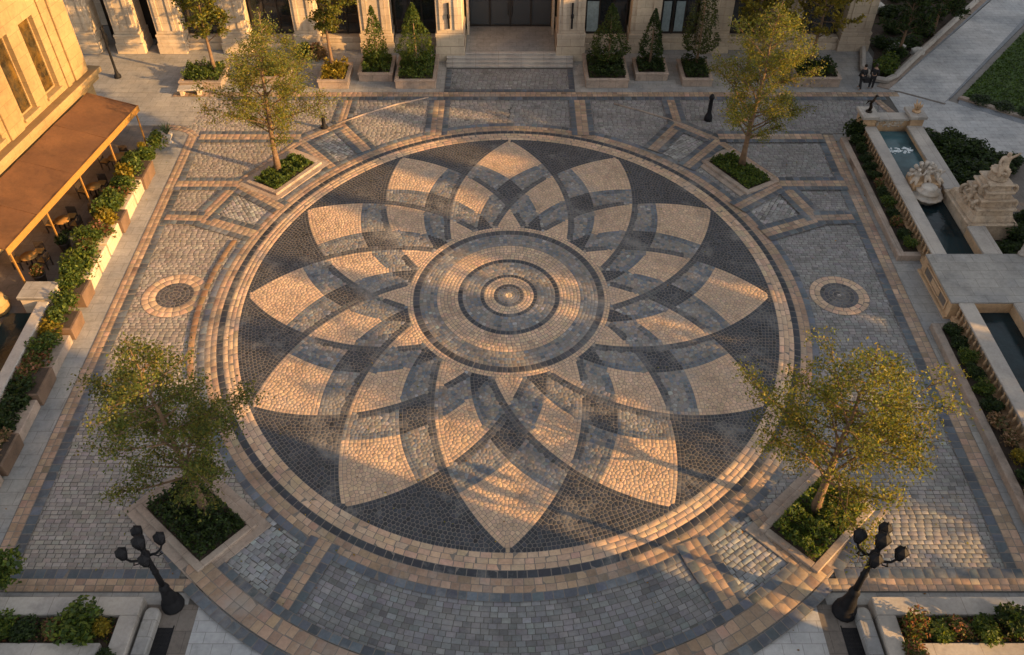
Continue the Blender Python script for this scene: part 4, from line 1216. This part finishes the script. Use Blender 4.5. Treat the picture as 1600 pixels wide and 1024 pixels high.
# lower left channel
t = thing('channel_wall', 'long white coping beside the dark channel on the left', 'wall', group='channel walls')
MB().sl(-22.5, -22.05, -16, -1.5, 0, 0.85, -0.045).build('body', M['limestone'], t); MB().sl(-22.55, -22.0, -16, -1.5, 0.851, 0.98, -0.045).build('coping', M['coping'], t, 0.03)
t = thing('channel_wall', 'worn tan stone wall on the far side of the dark left channel', 'wall', group='channel walls')
MB().sl(-25.0, -24.3, -16, -2.2, 0, 1.1, -0.045).build('body', M['honey'], t, 0.06)
o = MB().sl(-24.3, -22.5, -16, -1.5, 0, 0.2, -0.045).build('channel_water', M['water']); o['kind'] = 'structure'
t = thing('stone_pedestal', 'square white stone pedestal at the head of the left channel', 'pedestal', (-22.6, -0.9, 0))
MB().box(-0.75, 0.75, -0.55, 0.55, 0, 1.0).build('body', M['limestone'], t, 0.03); MB().box(-0.85, 0.8, -0.62, 0.62, 1.001, 1.2).build('cap', M['slab'], t, 0.04)
MB().sl(-21.98, -21.65, -16, -1.5, 0, 0.3, -0.03).build('channel_ledge', M['slab'], None, 0.03)
tag(bpy.data.objects['channel_ledge'], 'low grey ledge between the left hedge and the white coping', 'ledge')
o = MB().blob((0, 0, 0.5), (0.5, 0.6, 0.65), 10, 7, 0.12, random.Random(3)); o.blob((0.1, -0.2, 1.1), (0.3, 0.3, 0.32), 9, 6, 0.1)
o = o.build('carved_block', M['honey']); o.location = (-24.7, -1.2, 0); tag(o, 'weathered rounded stone block left of the white pedestal', 'stone block')

# left building, turned a little
bl = thing('limestone_building', 'sunlit honey limestone building with tall narrow windows above the rust awning', 'building', (-24.95, 15.3, 0), RAD(-8.2))
W0 = [(-3.55, 1.3), (-5.9, 1.3), (-9.2, 1.3), (-11.5, 1.3)]
# ground floor
mb = MB(); mb.box(-8, -0.05, -20, 0, 0, 3.9); mb.build('lower_wall', M['honey'], bl, 0.02)
mb = MB()
edges = sorted([(y - w / 2 - 0.0, y + w / 2) for y, w in W0])
zs = (4.75, 8.9)
prev = -20
for a, b in edges:
    mb.box(-0.7, 0, prev, a, 4.35, 13); mb.box(-0.7, 0, a, b, 4.35, zs[0]); mb.box(-0.7, 0, a, b, zs[1], 13); prev = b
mb.box(-0.7, 0, prev, 0, 4.35, 13); mb.box(-8, -0.7, -0.7, 0, 4.35, 13); mb.box(-8, -0.7, -20, -0.75, 12.6, 13)
mb.build('wall', M['honey'], bl)
mb = MB(); mb.box(-0.3, 0.55, -20, 0.5, 4.02, 4.34); mb.box(-8, -0.3, -0.2, 0.5, 4.02, 4.34); mb.box(-0.3, 0.32, -20, 0.3, 3.6, 4.019); mb.build('cornice', M['honey'], bl, 0.04)
for a_, b_, c_ in ((0.14, -1.5, -0.25), (0.12, -2.3, -1.95), (0.14, -8.1, -6.9)): MB().box(0.001, a_, b_, c_, 4.36, 13.1).build('pilaster', M['honey'], bl, 0.03)
for y, w in W0:
    f = MB(); a, b = y - w / 2, y + w / 2
    f.box(-0.42, -0.3, a, a + 0.07, zs[0], zs[1]); f.box(-0.42, -0.3, b - 0.07, b, zs[0], zs[1]); f.box(-0.42, -0.3, a + 0.07, b - 0.07, zs[0], zs[0] + 0.07); f.box(-0.42, -0.3, a + 0.07, b - 0.07, zs[1] - 0.07, zs[1])
    w_ = f.build('window', M['honey'], bl)
    MB().box(-0.38, -0.36, a + 0.07, b - 0.07, zs[0] + 0.07, zs[1] - 0.07).build('pane', M['reflpane'], w_)
    MB().box(-0.3, 0.16, a - 0.1, b + 0.1, zs[0] - 0.16, zs[0] + 0.003).build('sill', M['honey'], w_, 0.02)
# awning
aw = thing('awning', 'wide rust brown awning over the cafe terrace', 'awning', (-24.95, 15.3, 0), RAD(-8.2))
def quadslab(mb, pts, th):
    n = len(pts); mb.add([tuple(p) for p in pts] + [(p[0], p[1], p[2] - th) for p in pts], [list(range(n)), [n + i for i in range(n)][::-1]] + [[(i + 1) % n, i, n + i, n + (i + 1) % n] for i in range(n)])
YA = [-1.4, -5.0, -8.6, -12.2, -15.0]
mb = MB()
for a, b in zip(YA[:-1], YA[1:]):
    m_ = (a + b) / 2
    nu, nv = 14, 18; vs = []; fs = []
    for i in range(nu + 1):
        for j in range(nv + 1):
            u, v = i / nu, j / nv
            sag = 0.085 * math.sin(PI * v) * (0.35 + 0.65 * math.sin(PI * u)) + 0.012 * math.sin(v * 21 + a) * (0.4 + u) + 0.01 * math.sin(u * 9 + v * 5 + a)
            vs.append((0.34 + 2.96 * u, b + 0.03 + (a - b - 0.06) * v, 3.55 - 0.6 * u - sag))
    for i in range(nu):
        for j in range(nv): q = i * (nv + 1) + j; fs.append([q, q + nv + 1, q + nv + 2, q + 1])
    mb.add(vs, fs, True)
mb.build('canopy', M['awning'], aw)
for a in YA:
    mb = MB(); quadslab(mb, [(0.34, a - 0.035, 3.57), (3.32, a - 0.035, 2.97), (3.32, a + 0.035, 2.97), (0.34, a + 0.035, 3.57)], 0.07)
    mb.build('seam', M['awning'], aw)
mb = MB(); mb.box(3.305, 3.35, -15.05, -1.35, 2.62, 2.98); mb.build('valance', M['valance'], aw)
mb = MB(); mb.box(0.34, 3.3, -1.364, -1.34, 2.7, 2.96); mb.build('valance', M['awning'], aw)
for y in (-1.6, -4.9, -8.2, -11.5, -14.8):
    MB().box(3.17, 3.24, y - 0.035, y + 0.035, 0.01, 2.9).build('post', M['valance'], aw)
# terrace furniture
Rb = Matrix.Translation((-24.95, 15.3, 0)) @ Matrix.Rotation(RAD(-8.2), 4, 'Z')
def loc(x, y): v = Rb @ Vector((x, y, 0)); return (v.x, v.y, 0.009)
def make_chair():
    r = empty('cafe_chair')
    MB().box(-0.25, 0.25, -0.25, 0.25, 0.42, 0.47).build('seat', M['wood'], r, 0.01)
    MB().box(-0.22, 0.22, -0.22, 0.22, 0.471, 0.54).build('cushion', M['cushion'], r, 0.02)
    m = MB().box(-0.25, 0.25, 0.22, 0.27, 0.55, 0.95); m.box(-0.25, -0.2, 0.22, 0.27, 0.47, 0.56); m.box(0.2, 0.25, 0.22, 0.27, 0.47, 0.56); m.build('backrest', M['wood'], r, 0.01)
    for sx in (-1, 1):
        for sy in (-1, 1): MB().box(sx * 0.22 - 0.025, sx * 0.22 + 0.025, sy * 0.22 - 0.025, sy * 0.22 + 0.025, 0, 0.42).build('leg', M['wood'], r)
    return r
chair = make_chair()
def make_table():
    r = empty('cafe_table')
    MB().lathe([(0.4, 0.71), (0.42, 0.73), (0.42, 0.75)], n=20).build('tabletop', M['cushion'], r)
    MB().lathe([(0.05, 0.06), (0.045, 0.71)], n=8).build('stem', M['iron'], r); MB().lathe([(0.28, 0), (0.26, 0.04), (0.06, 0.06)], n=16).build('foot', M['iron'], r)
    return r
table = make_table()
first = True
tabs = [(2.3, -3.6), (2.5, -6.6), (2.4, -9.8), (2.3, -12.9)]
for i, (x, y) in enumerate(tabs):
    o = table if i == 0 else copy_tree(table)
    o.location = loc(x, y); tag(o, 'small round cafe table, %s from the awning\'s far end, on the terrace' % ORD[i], 'table', 'cafe tables')
    for j, (dx, dy, rz) in enumerate(((0.65, 0.1, -PI / 2), (-0.65, -0.1, PI / 2), (0.05, 0.7, 0.2))):
        c = chair if first else copy_tree(chair); first = False
        c.location = loc(x + dx, y + dy); c.rotation_euler = (0, 0, rz + RAD(-8.2))
        tag(c, 'dark wicker chair on the %s side of the %s cafe table from the far end' % (('square', 'building', 'far')[j], ORD[i]), 'chair', 'cafe chairs')
def pot_plant(x, y, lab, kind, w, h, pr=0.32):
    t = thing('potted_plant', lab, 'potted plant', (*loc(x, y)[:2], 0.009), 0, 'potted plants on the terrace')
    MB().lathe([(pr * 0.7, 0), (pr * 0.85, 0.3), (pr, 0.52), (pr * 1.06, 0.55), (pr * 1.06, 0.6), (pr * 0.85, 0.6)], n=14).build('pot', M['wood'], t)
    o = link('foliage', random.choice(SHR[kind]), t); o.scale = (w, w, h); o.location = (0, 0, 0.5)
for i, (x, y, k, w, h) in enumerate([(3.3, -4.6, 'rust', 0.8, 0.7), (3.45, -8.4, 'blush', 0.8, 0.7), (3.3, -11.4, 'dark', 0.9, 0.8), (3.3, -2.3, 'gold', 0.6, 0.6), (3.4, -14.0, 'rust', 0.8, 0.7)]):
    pot_plant(x, y, ['reddish plant in a large dark pot under the awning edge', 'pinkish plant in a dark pot by the middle awning post', 'dark leaved plant in a pot near the lower awning post', 'yellow plant in a dark pot at the awning far end', 'rust coloured plant in a pot at the near end of the awning'][i], k, w, h)
# agave pot at the hedge end
t = thing('potted_plant', 'spiky plant in a pale stone urn at the far end of the terrace hedge', 'potted plant', (-21.0, 14.2, 0.01), 0, 'potted plants on the terrace')
MB().lathe([(0.22, 0), (0.2, 0.06), (0.1, 0.14), (0.12, 0.2), (0.3, 0.5), (0.33, 0.62), (0.27, 0.63)], n=14).build('urn', M['carved'], t)
mb = MB()
for k in range(18):
    a = k * 2.4; q = 0.25 + 0.3 * random.random(); mb.tube([(0, 0, 0.6), (q * 0.5 * math.cos(a), q * 0.5 * math.sin(a), 1.0), (q * math.cos(a), q * math.sin(a), 1.25 + random.uniform(-.2, .2))], [0.03, 0.04, 0.004], 4)
me = mb.build('foliage', plain('agave_leaf', (0.05, 0.075, 0.03), 0.6), t)

# ------------------------------------------------------------------ back building
bb = thing('arcaded_building', 'long limestone building with pilasters and dark windows across the back', 'building')
H = 9.5
def pier(x0, x1, yf, zp, ybk=27.9, z0=0.0):
    mb = MB(); mb.box(x0, x1, yf, ybk, z0, zp * 0.55); mb.box(x0 + 0.06, x1 - 0.06, yf + 0.06, ybk, zp * 0.55, zp * 0.88); mb.box(x0 + 0.03, x1 - 0.03, yf + 0.03, ybk, zp * 0.88, zp)
    p = mb.build('plinth', M['limestone'], bb, 0.02)
    mb = MB(); mb.box(x0 + 0.12, x1 - 0.12, yf + 0.14, ybk, zp + 0.001, H)
    q = mb.build('pilaster', M['limestone'], bb, 0.03)
    w = x1 - x0
    mb = MB(); mb.box(x0 + 0.12 + w * 0.13, x0 + 0.12 + w * 0.26, yf + 0.06, yf + 0.139, zp + 0.3, H); mb.box(x1 - 0.12 - w * 0.26, x1 - 0.12 - w * 0.13, yf + 0.06, yf + 0.139, zp + 0.3, H)
    mb.build('moulding', M['limestone'], q)
piers = [(-31.2, -29.4, 26.1, 1.4), (-28.15, -26.15, 26.1, 1.4), (-25.15, -23.15, 26.1, 1.4), (-20.6, -18.5, 26.2, 1.4), (-15.4, -13.5, 26.2, 1.4), (-10.7, -8.25, 26.2, 1.4), (-5.2, -3.15, 24.95, 2.0),
         (3.25, 5.3, 24.95, 2.0), (8.4, 10.7, 26.2, 1.4), (13.4, 15.7, 26.2, 1.4), (18.4, 20.6, 26.2, 1.4), (23.6, 25.85, 26.5, 1.4)]
for a in piers: pier(*a)
MB().box(-38, 25.8, 30.9, 40, 0, H).build('wall', M['limestone'], bb)
MB().box(-38, 26.0, 25.2, 40, H + 0.001, H + 0.8).build('roof', M['limestone'], bb, 0.05)
for a_, b_, c_ in ((25.0, 25.8, 0), (-3.1, -2.95, 0.6), (3.05, 3.2, 0.6)): MB().box(a_, b_, 27.9, 30.9, c_, H).build('side_wall', M['limestone'], bb)
# sills and windows
bays = [(-23.15, -20.6), (-18.5, -15.4), (-13.5, -10.7), (-8.25, -5.2), (5.3, 8.4), (10.7, 13.4), (15.7, 18.4), (20.6, 23.6)]
for x0, x1 in bays:
    mb = MB(); mb.box(x0 + .002, x1 - .002, 26.75, 27.9, 0, 0.5); mb.box(x0 + .002, x1 - .002, 26.9, 27.9, 0.5, 0.8); mb.box(x0 + .002, x1 - .002, 26.82, 27.9, 0.8, 0.93); mb.build('sill_wall', M['limestone'], bb, 0.02)
    mb = MB(); z1 = 6.0; fr_ = 0.1
    n = 3
    for k in range(n + 1):
        x = x0 + 0.1 + (x1 - x0 - 0.2) * k / n; mb.box(x - 0.05, x + 0.05, 27.4, 27.52, 0.931, z1)
    for z in (0.95, 3.4, z1 - 0.06): mb.box(x0 + 0.15, x1 - 0.15, 27.41, 27.5, z, z + 0.09)
    w_ = mb.build('window', M['frame'], bb)
    MB().box(x0 + 0.05, x1 - 0.05, 27.45, 27.47, 0.94, z1).build('pane', M['glass'], w_)
    if x0 in (5.3, 10.7):
        mb = MB(); mb.box(x0 + 0.2, x0 + (x1 - x0) * 0.36 if x0 == 5.3 else x0 + 0.75, 27.43, 27.449, 1.1, 3.3)
        if x0 == 10.7: mb.box(x0 + 1.1, x0 + 1.75, 27.43, 27.449, 1.1, 3.3)
        mb.build('blind', M['blind'], w_)
    MB().box(x0 + .002, x1 - .002, 26.9, 27.9, z1 + 0.001, H).build('lintel', M['limestone'], bb)
# dark arcade openings on the left: their shade is put into the inner wall's dark colour
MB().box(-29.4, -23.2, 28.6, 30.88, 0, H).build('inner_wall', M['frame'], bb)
# entrance
mb = MB()
for k in range(5):
    x = -2.95 + 6.0 * k / 4; mb.box(x - 0.07, x + 0.07, 29.3, 29.45, 0.61, 6)
for z in (0.62, 3.2, 5.9): mb.box(-2.9, 3.05, 29.31, 29.44, z, z + 0.14)
d = mb.build('door', M['frame'], bb)
MB().box(-2.9, 3.05, 29.37, 29.39, 0.62, 6).build('pane', M['doorglass'], d)
mb = MB()
for x in (-0.12, 0.2): mb.tube([(x, 29.2, 1.5), (x, 29.2, 2.6)], 0.025, 6)
mb.build('handle', M['bronze'], d)
t = thing('entrance_steps', 'broad stone steps and landing before the glass entrance doors', 'steps')
mb = MB()
for k in range(4):
    mb.box(-4.42 + 0.002 * k, 4.42 - 0.002 * k, 24.0 + 0.34 * k, 25.3, 0.15 * k, 0.15 * (k + 1) - 0.05)
    mb.box(-4.46 + 0.002 * k, 4.46 - 0.002 * k, 23.95 + 0.34 * k, 25.3, 0.15 * (k + 1) - 0.0495, 0.15 * (k + 1) - 0.001)
mb.build('step', M['coping'], t, 0.015)
MB().box(-3.12, 3.22, 25.3, 29.9, 0, 0.605).build('landing', M['slab'], t)
# slim wall lights on the entrance piers
for x, lab in ((-4.18, 'slim dark wall light on the sunlit left entrance pier'), (4.28, 'slim dark wall light on the shaded right entrance pier')):
    mb = MB().box(x - 0.06, x + 0.06, 24.95, 25.05, 2.4, 4.2); mb.lathe([(0.05, 0), (0.1, 0.08), (0.1, 0.3), (0.05, 0.4)], x, 24.93, 8, 3.1)
    tag(mb.build('wall_light', M['iron']), lab, 'wall light', 'wall lights on the entrance piers')

# box planters with trees before the back building
def back_planter(x0, x1, y0, y1, h, lab, pal=G_HEDGE, pl='low green planting'):
    t = thing('stone_planter', lab, 'planter', (0, 0, 0), 0, 'stone planters before the back building')
    k = 0.2; mb = MB(); h *= 0.75
    mb.box(x0, x1, y0, y0 + k, 0, h); mb.box(x0, x1, y1 - k, y1, 0, h); mb.box(x0, x0 + k, y0 + k, y1 - k, 0, h); mb.box(x1 - k, x1, y0 + k, y1 - k, 0, h)
    mb.build('wall', M['kerb'], t, 0.02)
    h_ = h
    mb = MB(); e = 0.05
    mb.box(x0 - e, x1 + e, y0 - e, y0 + k, h + 0.001, h + 0.13); mb.box(x0 - e, x1 + e, y1 - k, y1 + e, h + 0.001, h + 0.13); mb.box(x0 - e, x0 + k, y0 + k, y1 - k, h + 0.001, h + 0.129); mb.box(x1 - k, x1 + e, y0 + k, y1 - k, h + 0.001, h + 0.129)
    mb.build('rim', M['kerb'], t, 0.02)
    MB().box(x0 + k, x1 - k, y0 + k, y1 - k, 0, h).build('soil', M['soil'], t)
    bed('ground_cover', [(x0 + k, y0 + k), (x1 - k, y0 + k), (x1 - k, y1 - k), (x0 + k, y1 - k)], h, 0.95, int(520 * (x1 - x0) * (y1 - y0)) // 2 + 500, pal, pl, 0.15)
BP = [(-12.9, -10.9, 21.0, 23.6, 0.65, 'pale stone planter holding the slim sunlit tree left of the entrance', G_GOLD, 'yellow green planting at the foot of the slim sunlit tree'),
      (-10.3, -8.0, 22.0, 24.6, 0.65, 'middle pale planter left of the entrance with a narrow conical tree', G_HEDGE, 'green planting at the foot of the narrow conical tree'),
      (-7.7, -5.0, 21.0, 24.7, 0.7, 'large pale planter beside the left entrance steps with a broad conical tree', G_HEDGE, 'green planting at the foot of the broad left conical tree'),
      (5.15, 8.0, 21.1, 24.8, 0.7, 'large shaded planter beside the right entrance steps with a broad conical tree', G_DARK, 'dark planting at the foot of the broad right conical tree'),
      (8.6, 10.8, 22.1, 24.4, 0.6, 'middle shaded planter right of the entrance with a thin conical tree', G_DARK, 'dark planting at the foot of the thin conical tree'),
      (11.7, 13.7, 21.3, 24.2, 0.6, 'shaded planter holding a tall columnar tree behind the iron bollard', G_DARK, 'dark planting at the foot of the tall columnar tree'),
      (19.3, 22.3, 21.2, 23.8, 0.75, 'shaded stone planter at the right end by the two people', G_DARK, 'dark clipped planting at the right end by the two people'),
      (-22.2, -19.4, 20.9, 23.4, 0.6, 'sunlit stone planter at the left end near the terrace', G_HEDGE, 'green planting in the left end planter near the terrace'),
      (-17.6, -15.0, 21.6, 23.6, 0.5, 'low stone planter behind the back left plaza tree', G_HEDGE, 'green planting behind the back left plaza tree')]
for a in BP: back_planter(*a)
make_tree('slim_tree', 'slim sunlit tree with a bare lower trunk left of the conical trees', 'tree', (-12.1, 22.6, 0.6), 31, 8.2, 3.0, 2.0, [(0.11, 0.12, 0.02), (0.17, 0.15, 0.02), (0.07, 0.09, 0.018)], 4600, 0.13, 0.2, 'slim trees before the back building')
make_tree('slim_tree', 'slim yellow green tree at the left end by the pilasters', 'tree', (-20.1, 22.3, 0.6), 32, 8.0, 2.3, 2.2, [(0.12, 0.13, 0.02), (0.19, 0.16, 0.02), (0.08, 0.1, 0.018)], 5000, 0.13, 0.2, 'slim trees before the back building')
make_tree('slim_tree', 'golden leaved tree at the right end before the last pilaster', 'tree', (20.6, 22.9, 0.7), 33, 8.4, 2.3, 2.6, [(0.2, 0.16, 0.02), (0.26, 0.2, 0.02), (0.12, 0.11, 0.02)], 5200, 0.13, 0.2, 'slim trees before the back building')
make_tree('slim_tree', 'golden leaved tree standing between the shaded windows on the right', 'tree', (16.6, 23.6, 0.02), 34, 8.0, 2.6, 2.3, [(0.17, 0.15, 0.02), (0.24, 0.19, 0.02), (0.09, 0.09, 0.02)], 4600, 0.13, 0.2, 'slim trees before the back building')
cone_tree('conical_tree', 'narrow conical tree with pale blossom left of the broad one', (-9.15, 23.4, 0.6), 41, 4.1, 0.95, G_HEDGE, 2300, 0.6, 'conical trees by the entrance')
cone_tree('conical_tree', 'broad sunlit conical tree beside the left entrance pier', (-6.4, 23.0, 0.65), 42, 4.4, 1.35, G_HEDGE, 3600, 0.75, 'conical trees by the entrance')
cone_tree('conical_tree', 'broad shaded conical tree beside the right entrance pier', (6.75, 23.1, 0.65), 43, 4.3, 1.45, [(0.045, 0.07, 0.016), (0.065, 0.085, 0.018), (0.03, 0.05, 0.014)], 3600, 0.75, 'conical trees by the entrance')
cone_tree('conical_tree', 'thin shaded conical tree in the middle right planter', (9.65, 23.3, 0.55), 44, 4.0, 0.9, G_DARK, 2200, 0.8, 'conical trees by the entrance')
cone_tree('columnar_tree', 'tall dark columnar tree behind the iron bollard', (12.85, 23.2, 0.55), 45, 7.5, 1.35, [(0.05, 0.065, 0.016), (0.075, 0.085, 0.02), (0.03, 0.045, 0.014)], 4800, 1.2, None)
shrub('green', -14.6, 25.2, 0, 1.6, 1.5, 'dark round shrub against the back wall left of the slim tree', 'shrubs by the back wall')
shrub('blush', -13.5, 25.3, 0, 1.5, 1.3, 'pale dusty shrub against the back wall behind the slim tree', 'shrubs by the back wall')
# benches near the left end
for i, (x, y, rz) in ((2, (-21.3, 20.3, 0.1)),):
    t = thing('stone_bench', ['long pale stone bench below the left arcade', 'short pale stone bench standing toward the awning corner', 'curved topped stone bench beside the left end planter'][i], 'bench', (x, y, 0.007), rz, 'stone benches in the left corner')
    L = (3.0, 1.3, 1.6)[i]
    MB().box(-L / 2, L / 2, -0.35, 0.35, 0.38, 0.5).build('seat', M['coping'], t, 0.03)
    for s in (-1, 1): MB().box(s * (L / 2 - 0.25) - 0.12, s * (L / 2 - 0.25) + 0.12, -0.28, 0.28, 0, 0.38).build('leg', M['limestone'], t, 0.02)
# slim dark column plant near the left corner
t = thing('iron_post', 'tall thin black iron post at the corner of the left building', 'post', (-27.0, 22.6, 0.007))
MB().lathe([(0.24, 0), (0.24, 0.15), (0.14, 0.3), (0.09, 0.6), (0.07, 3.4), (0.12, 3.45), (0.05, 3.6)], n=10).build('post', M['iron'], t)
# cable ridges on the paving
for pts, lab in (([(-11.0, 16.35), (-9.4, 17.6), (-7.4, 18.9), (-5.4, 19.75)], 'thin brown ridge across the sunlit paving left of centre'), ([(6.9, 18.9), (8.6, 18.0), (10.3, 16.9), (12.6, 14.5)], 'thin pale ridge across the shaded paving right of centre')):
    tag(MB().tube([(x, y, 0.035) for x, y in pts], 0.06, 6).build('paving_ridge', M['kerb']), lab, 'ridge', 'ridges across the paving')

# ------------------------------------------------------------------ two people
def person(loc_, rz, lab, step, arm):
    t = thing('person', lab, 'person', loc_, rz, 'people by the back right garden')
    s = step
    B = [(0, 0, 0.95, 0.13), (0, 0, 1.15, 0.12), (0, 0.0, 1.38, 0.14), (0, 0, 1.5, 0.055), (0, 0.01, 1.62, 0.095), (0, 0.015, 1.72, 0.085),
         (0.1, 0, 0.9, 0.095), (0.1, s * 0.5, 0.5, 0.07), (0.1, s - 0.06, 0.08, 0.045), (0.1, s + 0.12, 0.04, 0.035),
         (-0.1, 0, 0.9, 0.095), (-0.1, -s * 0.3, 0.5, 0.07), (-0.1, -s, 0.08, 0.045), (-0.1, -s + 0.17, 0.04, 0.035),
         (0.19, 0, 1.42, 0.06), (0.25, -0.05, 1.15, 0.045), (0.25, 0.06 + arm, 0.93, 0.035), (-0.19, 0, 1.42, 0.06), (-0.25, 0.03, 1.15, 0.045), (-0.24, 0.12, 0.93, 0.035)]
    E = [(0, 1), (1, 2), (2, 3), (3, 4), (4, 5), (0, 6), (6, 7), (7, 8), (8, 9), (0, 10), (10, 11), (11, 12), (12, 13), (2, 14), (14, 15), (15, 16), (2, 17), (17, 18), (18, 19)]
    skin_obj('body', B, E, M['skin'], t, 1)
    J = [(x, y, z, (r + 0.022)) for x, y, z, r in [B[i] for i in (0, 1, 2, 14, 15, 16, 17, 18, 19)]]
    skin_obj('jacket', J, [(0, 1), (1, 2), (2, 3), (3, 4), (4, 5), (2, 6), (6, 7), (7, 8)], M['cloth'], t, 1)
    Tt = [(x, y, z, (r + 0.02)) for x, y, z, r in [B[i] for i in (0, 6, 7, 8, 10, 11, 12)]]
    skin_obj('trousers', Tt, [(0, 1), (1, 2), (2, 3), (0, 4), (4, 5), (5, 6)], M['cloth'], t, 1)
    MB().blob((0, -0.015, 1.7), (0.1, 0.115, 0.11), 10, 7).build('hair', M['bronze'], t)
    return t
person((23.6, 20.95, 0.012), 0.4, 'person in dark clothes walking with a dark bag near the right end planter', 0.22, 0.0)
person((24.35, 21.0, 0.012), -0.5, 'person in dark clothes standing beside the curved garden kerb', 0.06, 0.1)
mb = MB().box(-0.18, 0.18, -0.09, 0.09, 0, 0.32); mb.tube([(-0.1, 0, 0.32), (-0.06, 0, 0.45), (0.06, 0, 0.45), (0.1, 0, 0.32)], 0.015, 5)
o = mb.build('bag', M['cloth'], None, 0.03); o.location = (23.92, 20.95, 0.5); tag(o, 'dark bag held by the walking person near the right end planter', 'bag')

# ------------------------------------------------------------------ unseen buildings and trees placed outside the frame to shade the square
SUN_AZ = Vector((0.92, -0.39, 0)).normalized(); SUN_N = Vector((0.39, 0.92, 0)).normalized()
SUN_EL = RAD(17)
def tq(t, q): v = SUN_AZ * t + SUN_N * q; return (v.x, v.y)
def off_building(t0, t1, q0, q1, h, lab):
    b = thing('town_building', lab, 'building', (0, 0, 0), 0, 'buildings across the street')
    MB().prism([tq(t0, q0), tq(t1, q0), tq(t1, q1), tq(t0, q1)], -0.05, h).build('wall', M['limestone'], b)
    MB().prism([tq(t0 - 0.4, q0 - 0.4), tq(t1 + 0.4, q0 - 0.4), tq(t1 + 0.4, q1 + 0.4), tq(t0 - 0.4, q1 + 0.4)], h + 0.001, h + 0.5).build('roof', M['coping'], b)
off_building(42, 54, 5.5, 17.5, 13.4, 'limestone building across the street to the right')
off_building(42, 54, 18.5, 52, 18.4, 'taller limestone building across the street to the right')
off_building(30, 42, -34, -11.8, 17.6, 'limestone building in the street at the lower right')
for i, (t_, q_, h_) in enumerate([(47, -8.2, 11.5), (40, -2.8, 14), (36, 0.8, 13), (45, -4.6, 13), (45, 2.8, 15)]):
    make_tree('street_tree', 'leafy street tree, %s of the near row beyond the right edge' % ORD[i], 'tree', (*tq(t_, q_), 0), 80 + i, h_, 2.0, 3.0, nl=(2600 if i in (0, 3) else 5200), leaf=0.24, group='street trees beyond the square')

for i, (t_, q_, h_, b_) in enumerate([(56, -2.2, 22, 12), (58, 3.6, 23, 13), (60, 8.6, 25, 14), (61, 13.2, 25, 14), (62, 18.0, 27, 14)]):  # added unseen trees, narrow dense crowns shaped to cast soft shadow bands
    make_tree('shadow_band_tree', 'unseen tall tree added for shadow bands, %s of the far row beyond the right edge' % ORD[i], 'tree', (*tq(t_, q_), 0), 180 + i, h_, b_, 2.0, nl=8500, leaf=0.55, trunk=0.3, spread=2.6, limbs=20, group='unseen trees added for shadow bands')
n = 420
A = np.column_stack([RNG.normal(0, 5.5, n), RNG.normal(0, 4.5, n), np.full(n, 0.05)])
A[:, :2] += np.array([(tp[6][0], tp[6][1]) for tp in quad])[RNG.integers(0, 4, n)]
tag(leaf_obj('fallen_leaves', *leaf_mesh('fl', A, 0.1, leafcol([(0.25, 0.17, 0.03), (0.2, 0.1, 0.03), (0.16, 0.15, 0.03)], n), 0.6, 3.0)), 'scattered fallen leaves on the paving under the trees', 'leaves', None, 'stuff')
for s_ in (-1, 1):
    bed('ground_cover', [(s_ * 13.55, -18.2), (s_ * 13.55, -17.3), (s_ * 21, -17.3), (s_ * 21, -18.2)], 0.28, 0.32, 1500, G_RUST + G_DARK + G_DARK, 'patchy dark undergrowth in the front %s corner planter' % ('left' if s_ < 0 else 'right'), 0.12)

# ------------------------------------------------------------------ camera, sun, sky
cam = bpy.data.cameras.new('Camera'); co = bpy.data.objects.new('Camera', cam); COL.objects.link(co)
cam.sensor_width = 36; cam.lens = 29.925; cam.clip_end = 2000; cam.clip_start = 0.5
co.location = (0.159, -31.688, 28.182); co.rotation_euler = (RAD(90 - 43.80), 0, 0)
SC.camera = co

sun = bpy.data.lights.new('sun', 'SUN'); sun.energy = 5.0; sun.angle = RAD(0.6); sun.color = (1.0, 0.56, 0.19)
so = bpy.data.objects.new('sun', sun); COL.objects.link(so)
to_sun = Vector((SUN_AZ.x * math.cos(SUN_EL), SUN_AZ.y * math.cos(SUN_EL), math.sin(SUN_EL)))
so.rotation_euler = to_sun.to_track_quat('Z', 'Y').to_euler(); so.location = (60, -25, 40)
w = bpy.data.worlds.new('World'); SC.world = w; w.use_nodes = True
nt = w.node_tree
sky = nt.nodes.new('ShaderNodeTexSky'); sky.sky_type = 'NISHITA'; sky.sun_disc = False
sky.sun_elevation = SUN_EL; sky.sun_rotation = math.atan2(SUN_AZ.x, SUN_AZ.y)
sky.dust_density = 2.0; sky.air_density = 1.0; sky.ozone_density = 1.0
hs = nt.nodes.new('ShaderNodeHueSaturation'); hs.inputs['Saturation'].default_value = 0.28
nt.links.new(sky.outputs[0], hs.inputs['Color']); nt.links.new(hs.outputs[0], nt.nodes['Background'].inputs[0])
nt.nodes['Background'].inputs[1].default_value = 0.112
SC.view_settings.view_transform = 'Standard'; SC.view_settings.look = 'None'; SC.view_settings.gamma = 1
SC.view_settings.exposure = 1.22
SC.render.engine = 'CYCLES'
SC.cycles.use_denoising = True
SC.cycles.max_bounces = 5; SC.cycles.diffuse_bounces = 3; SC.cycles.glossy_bounces = 2; SC.cycles.transmission_bounces = 3
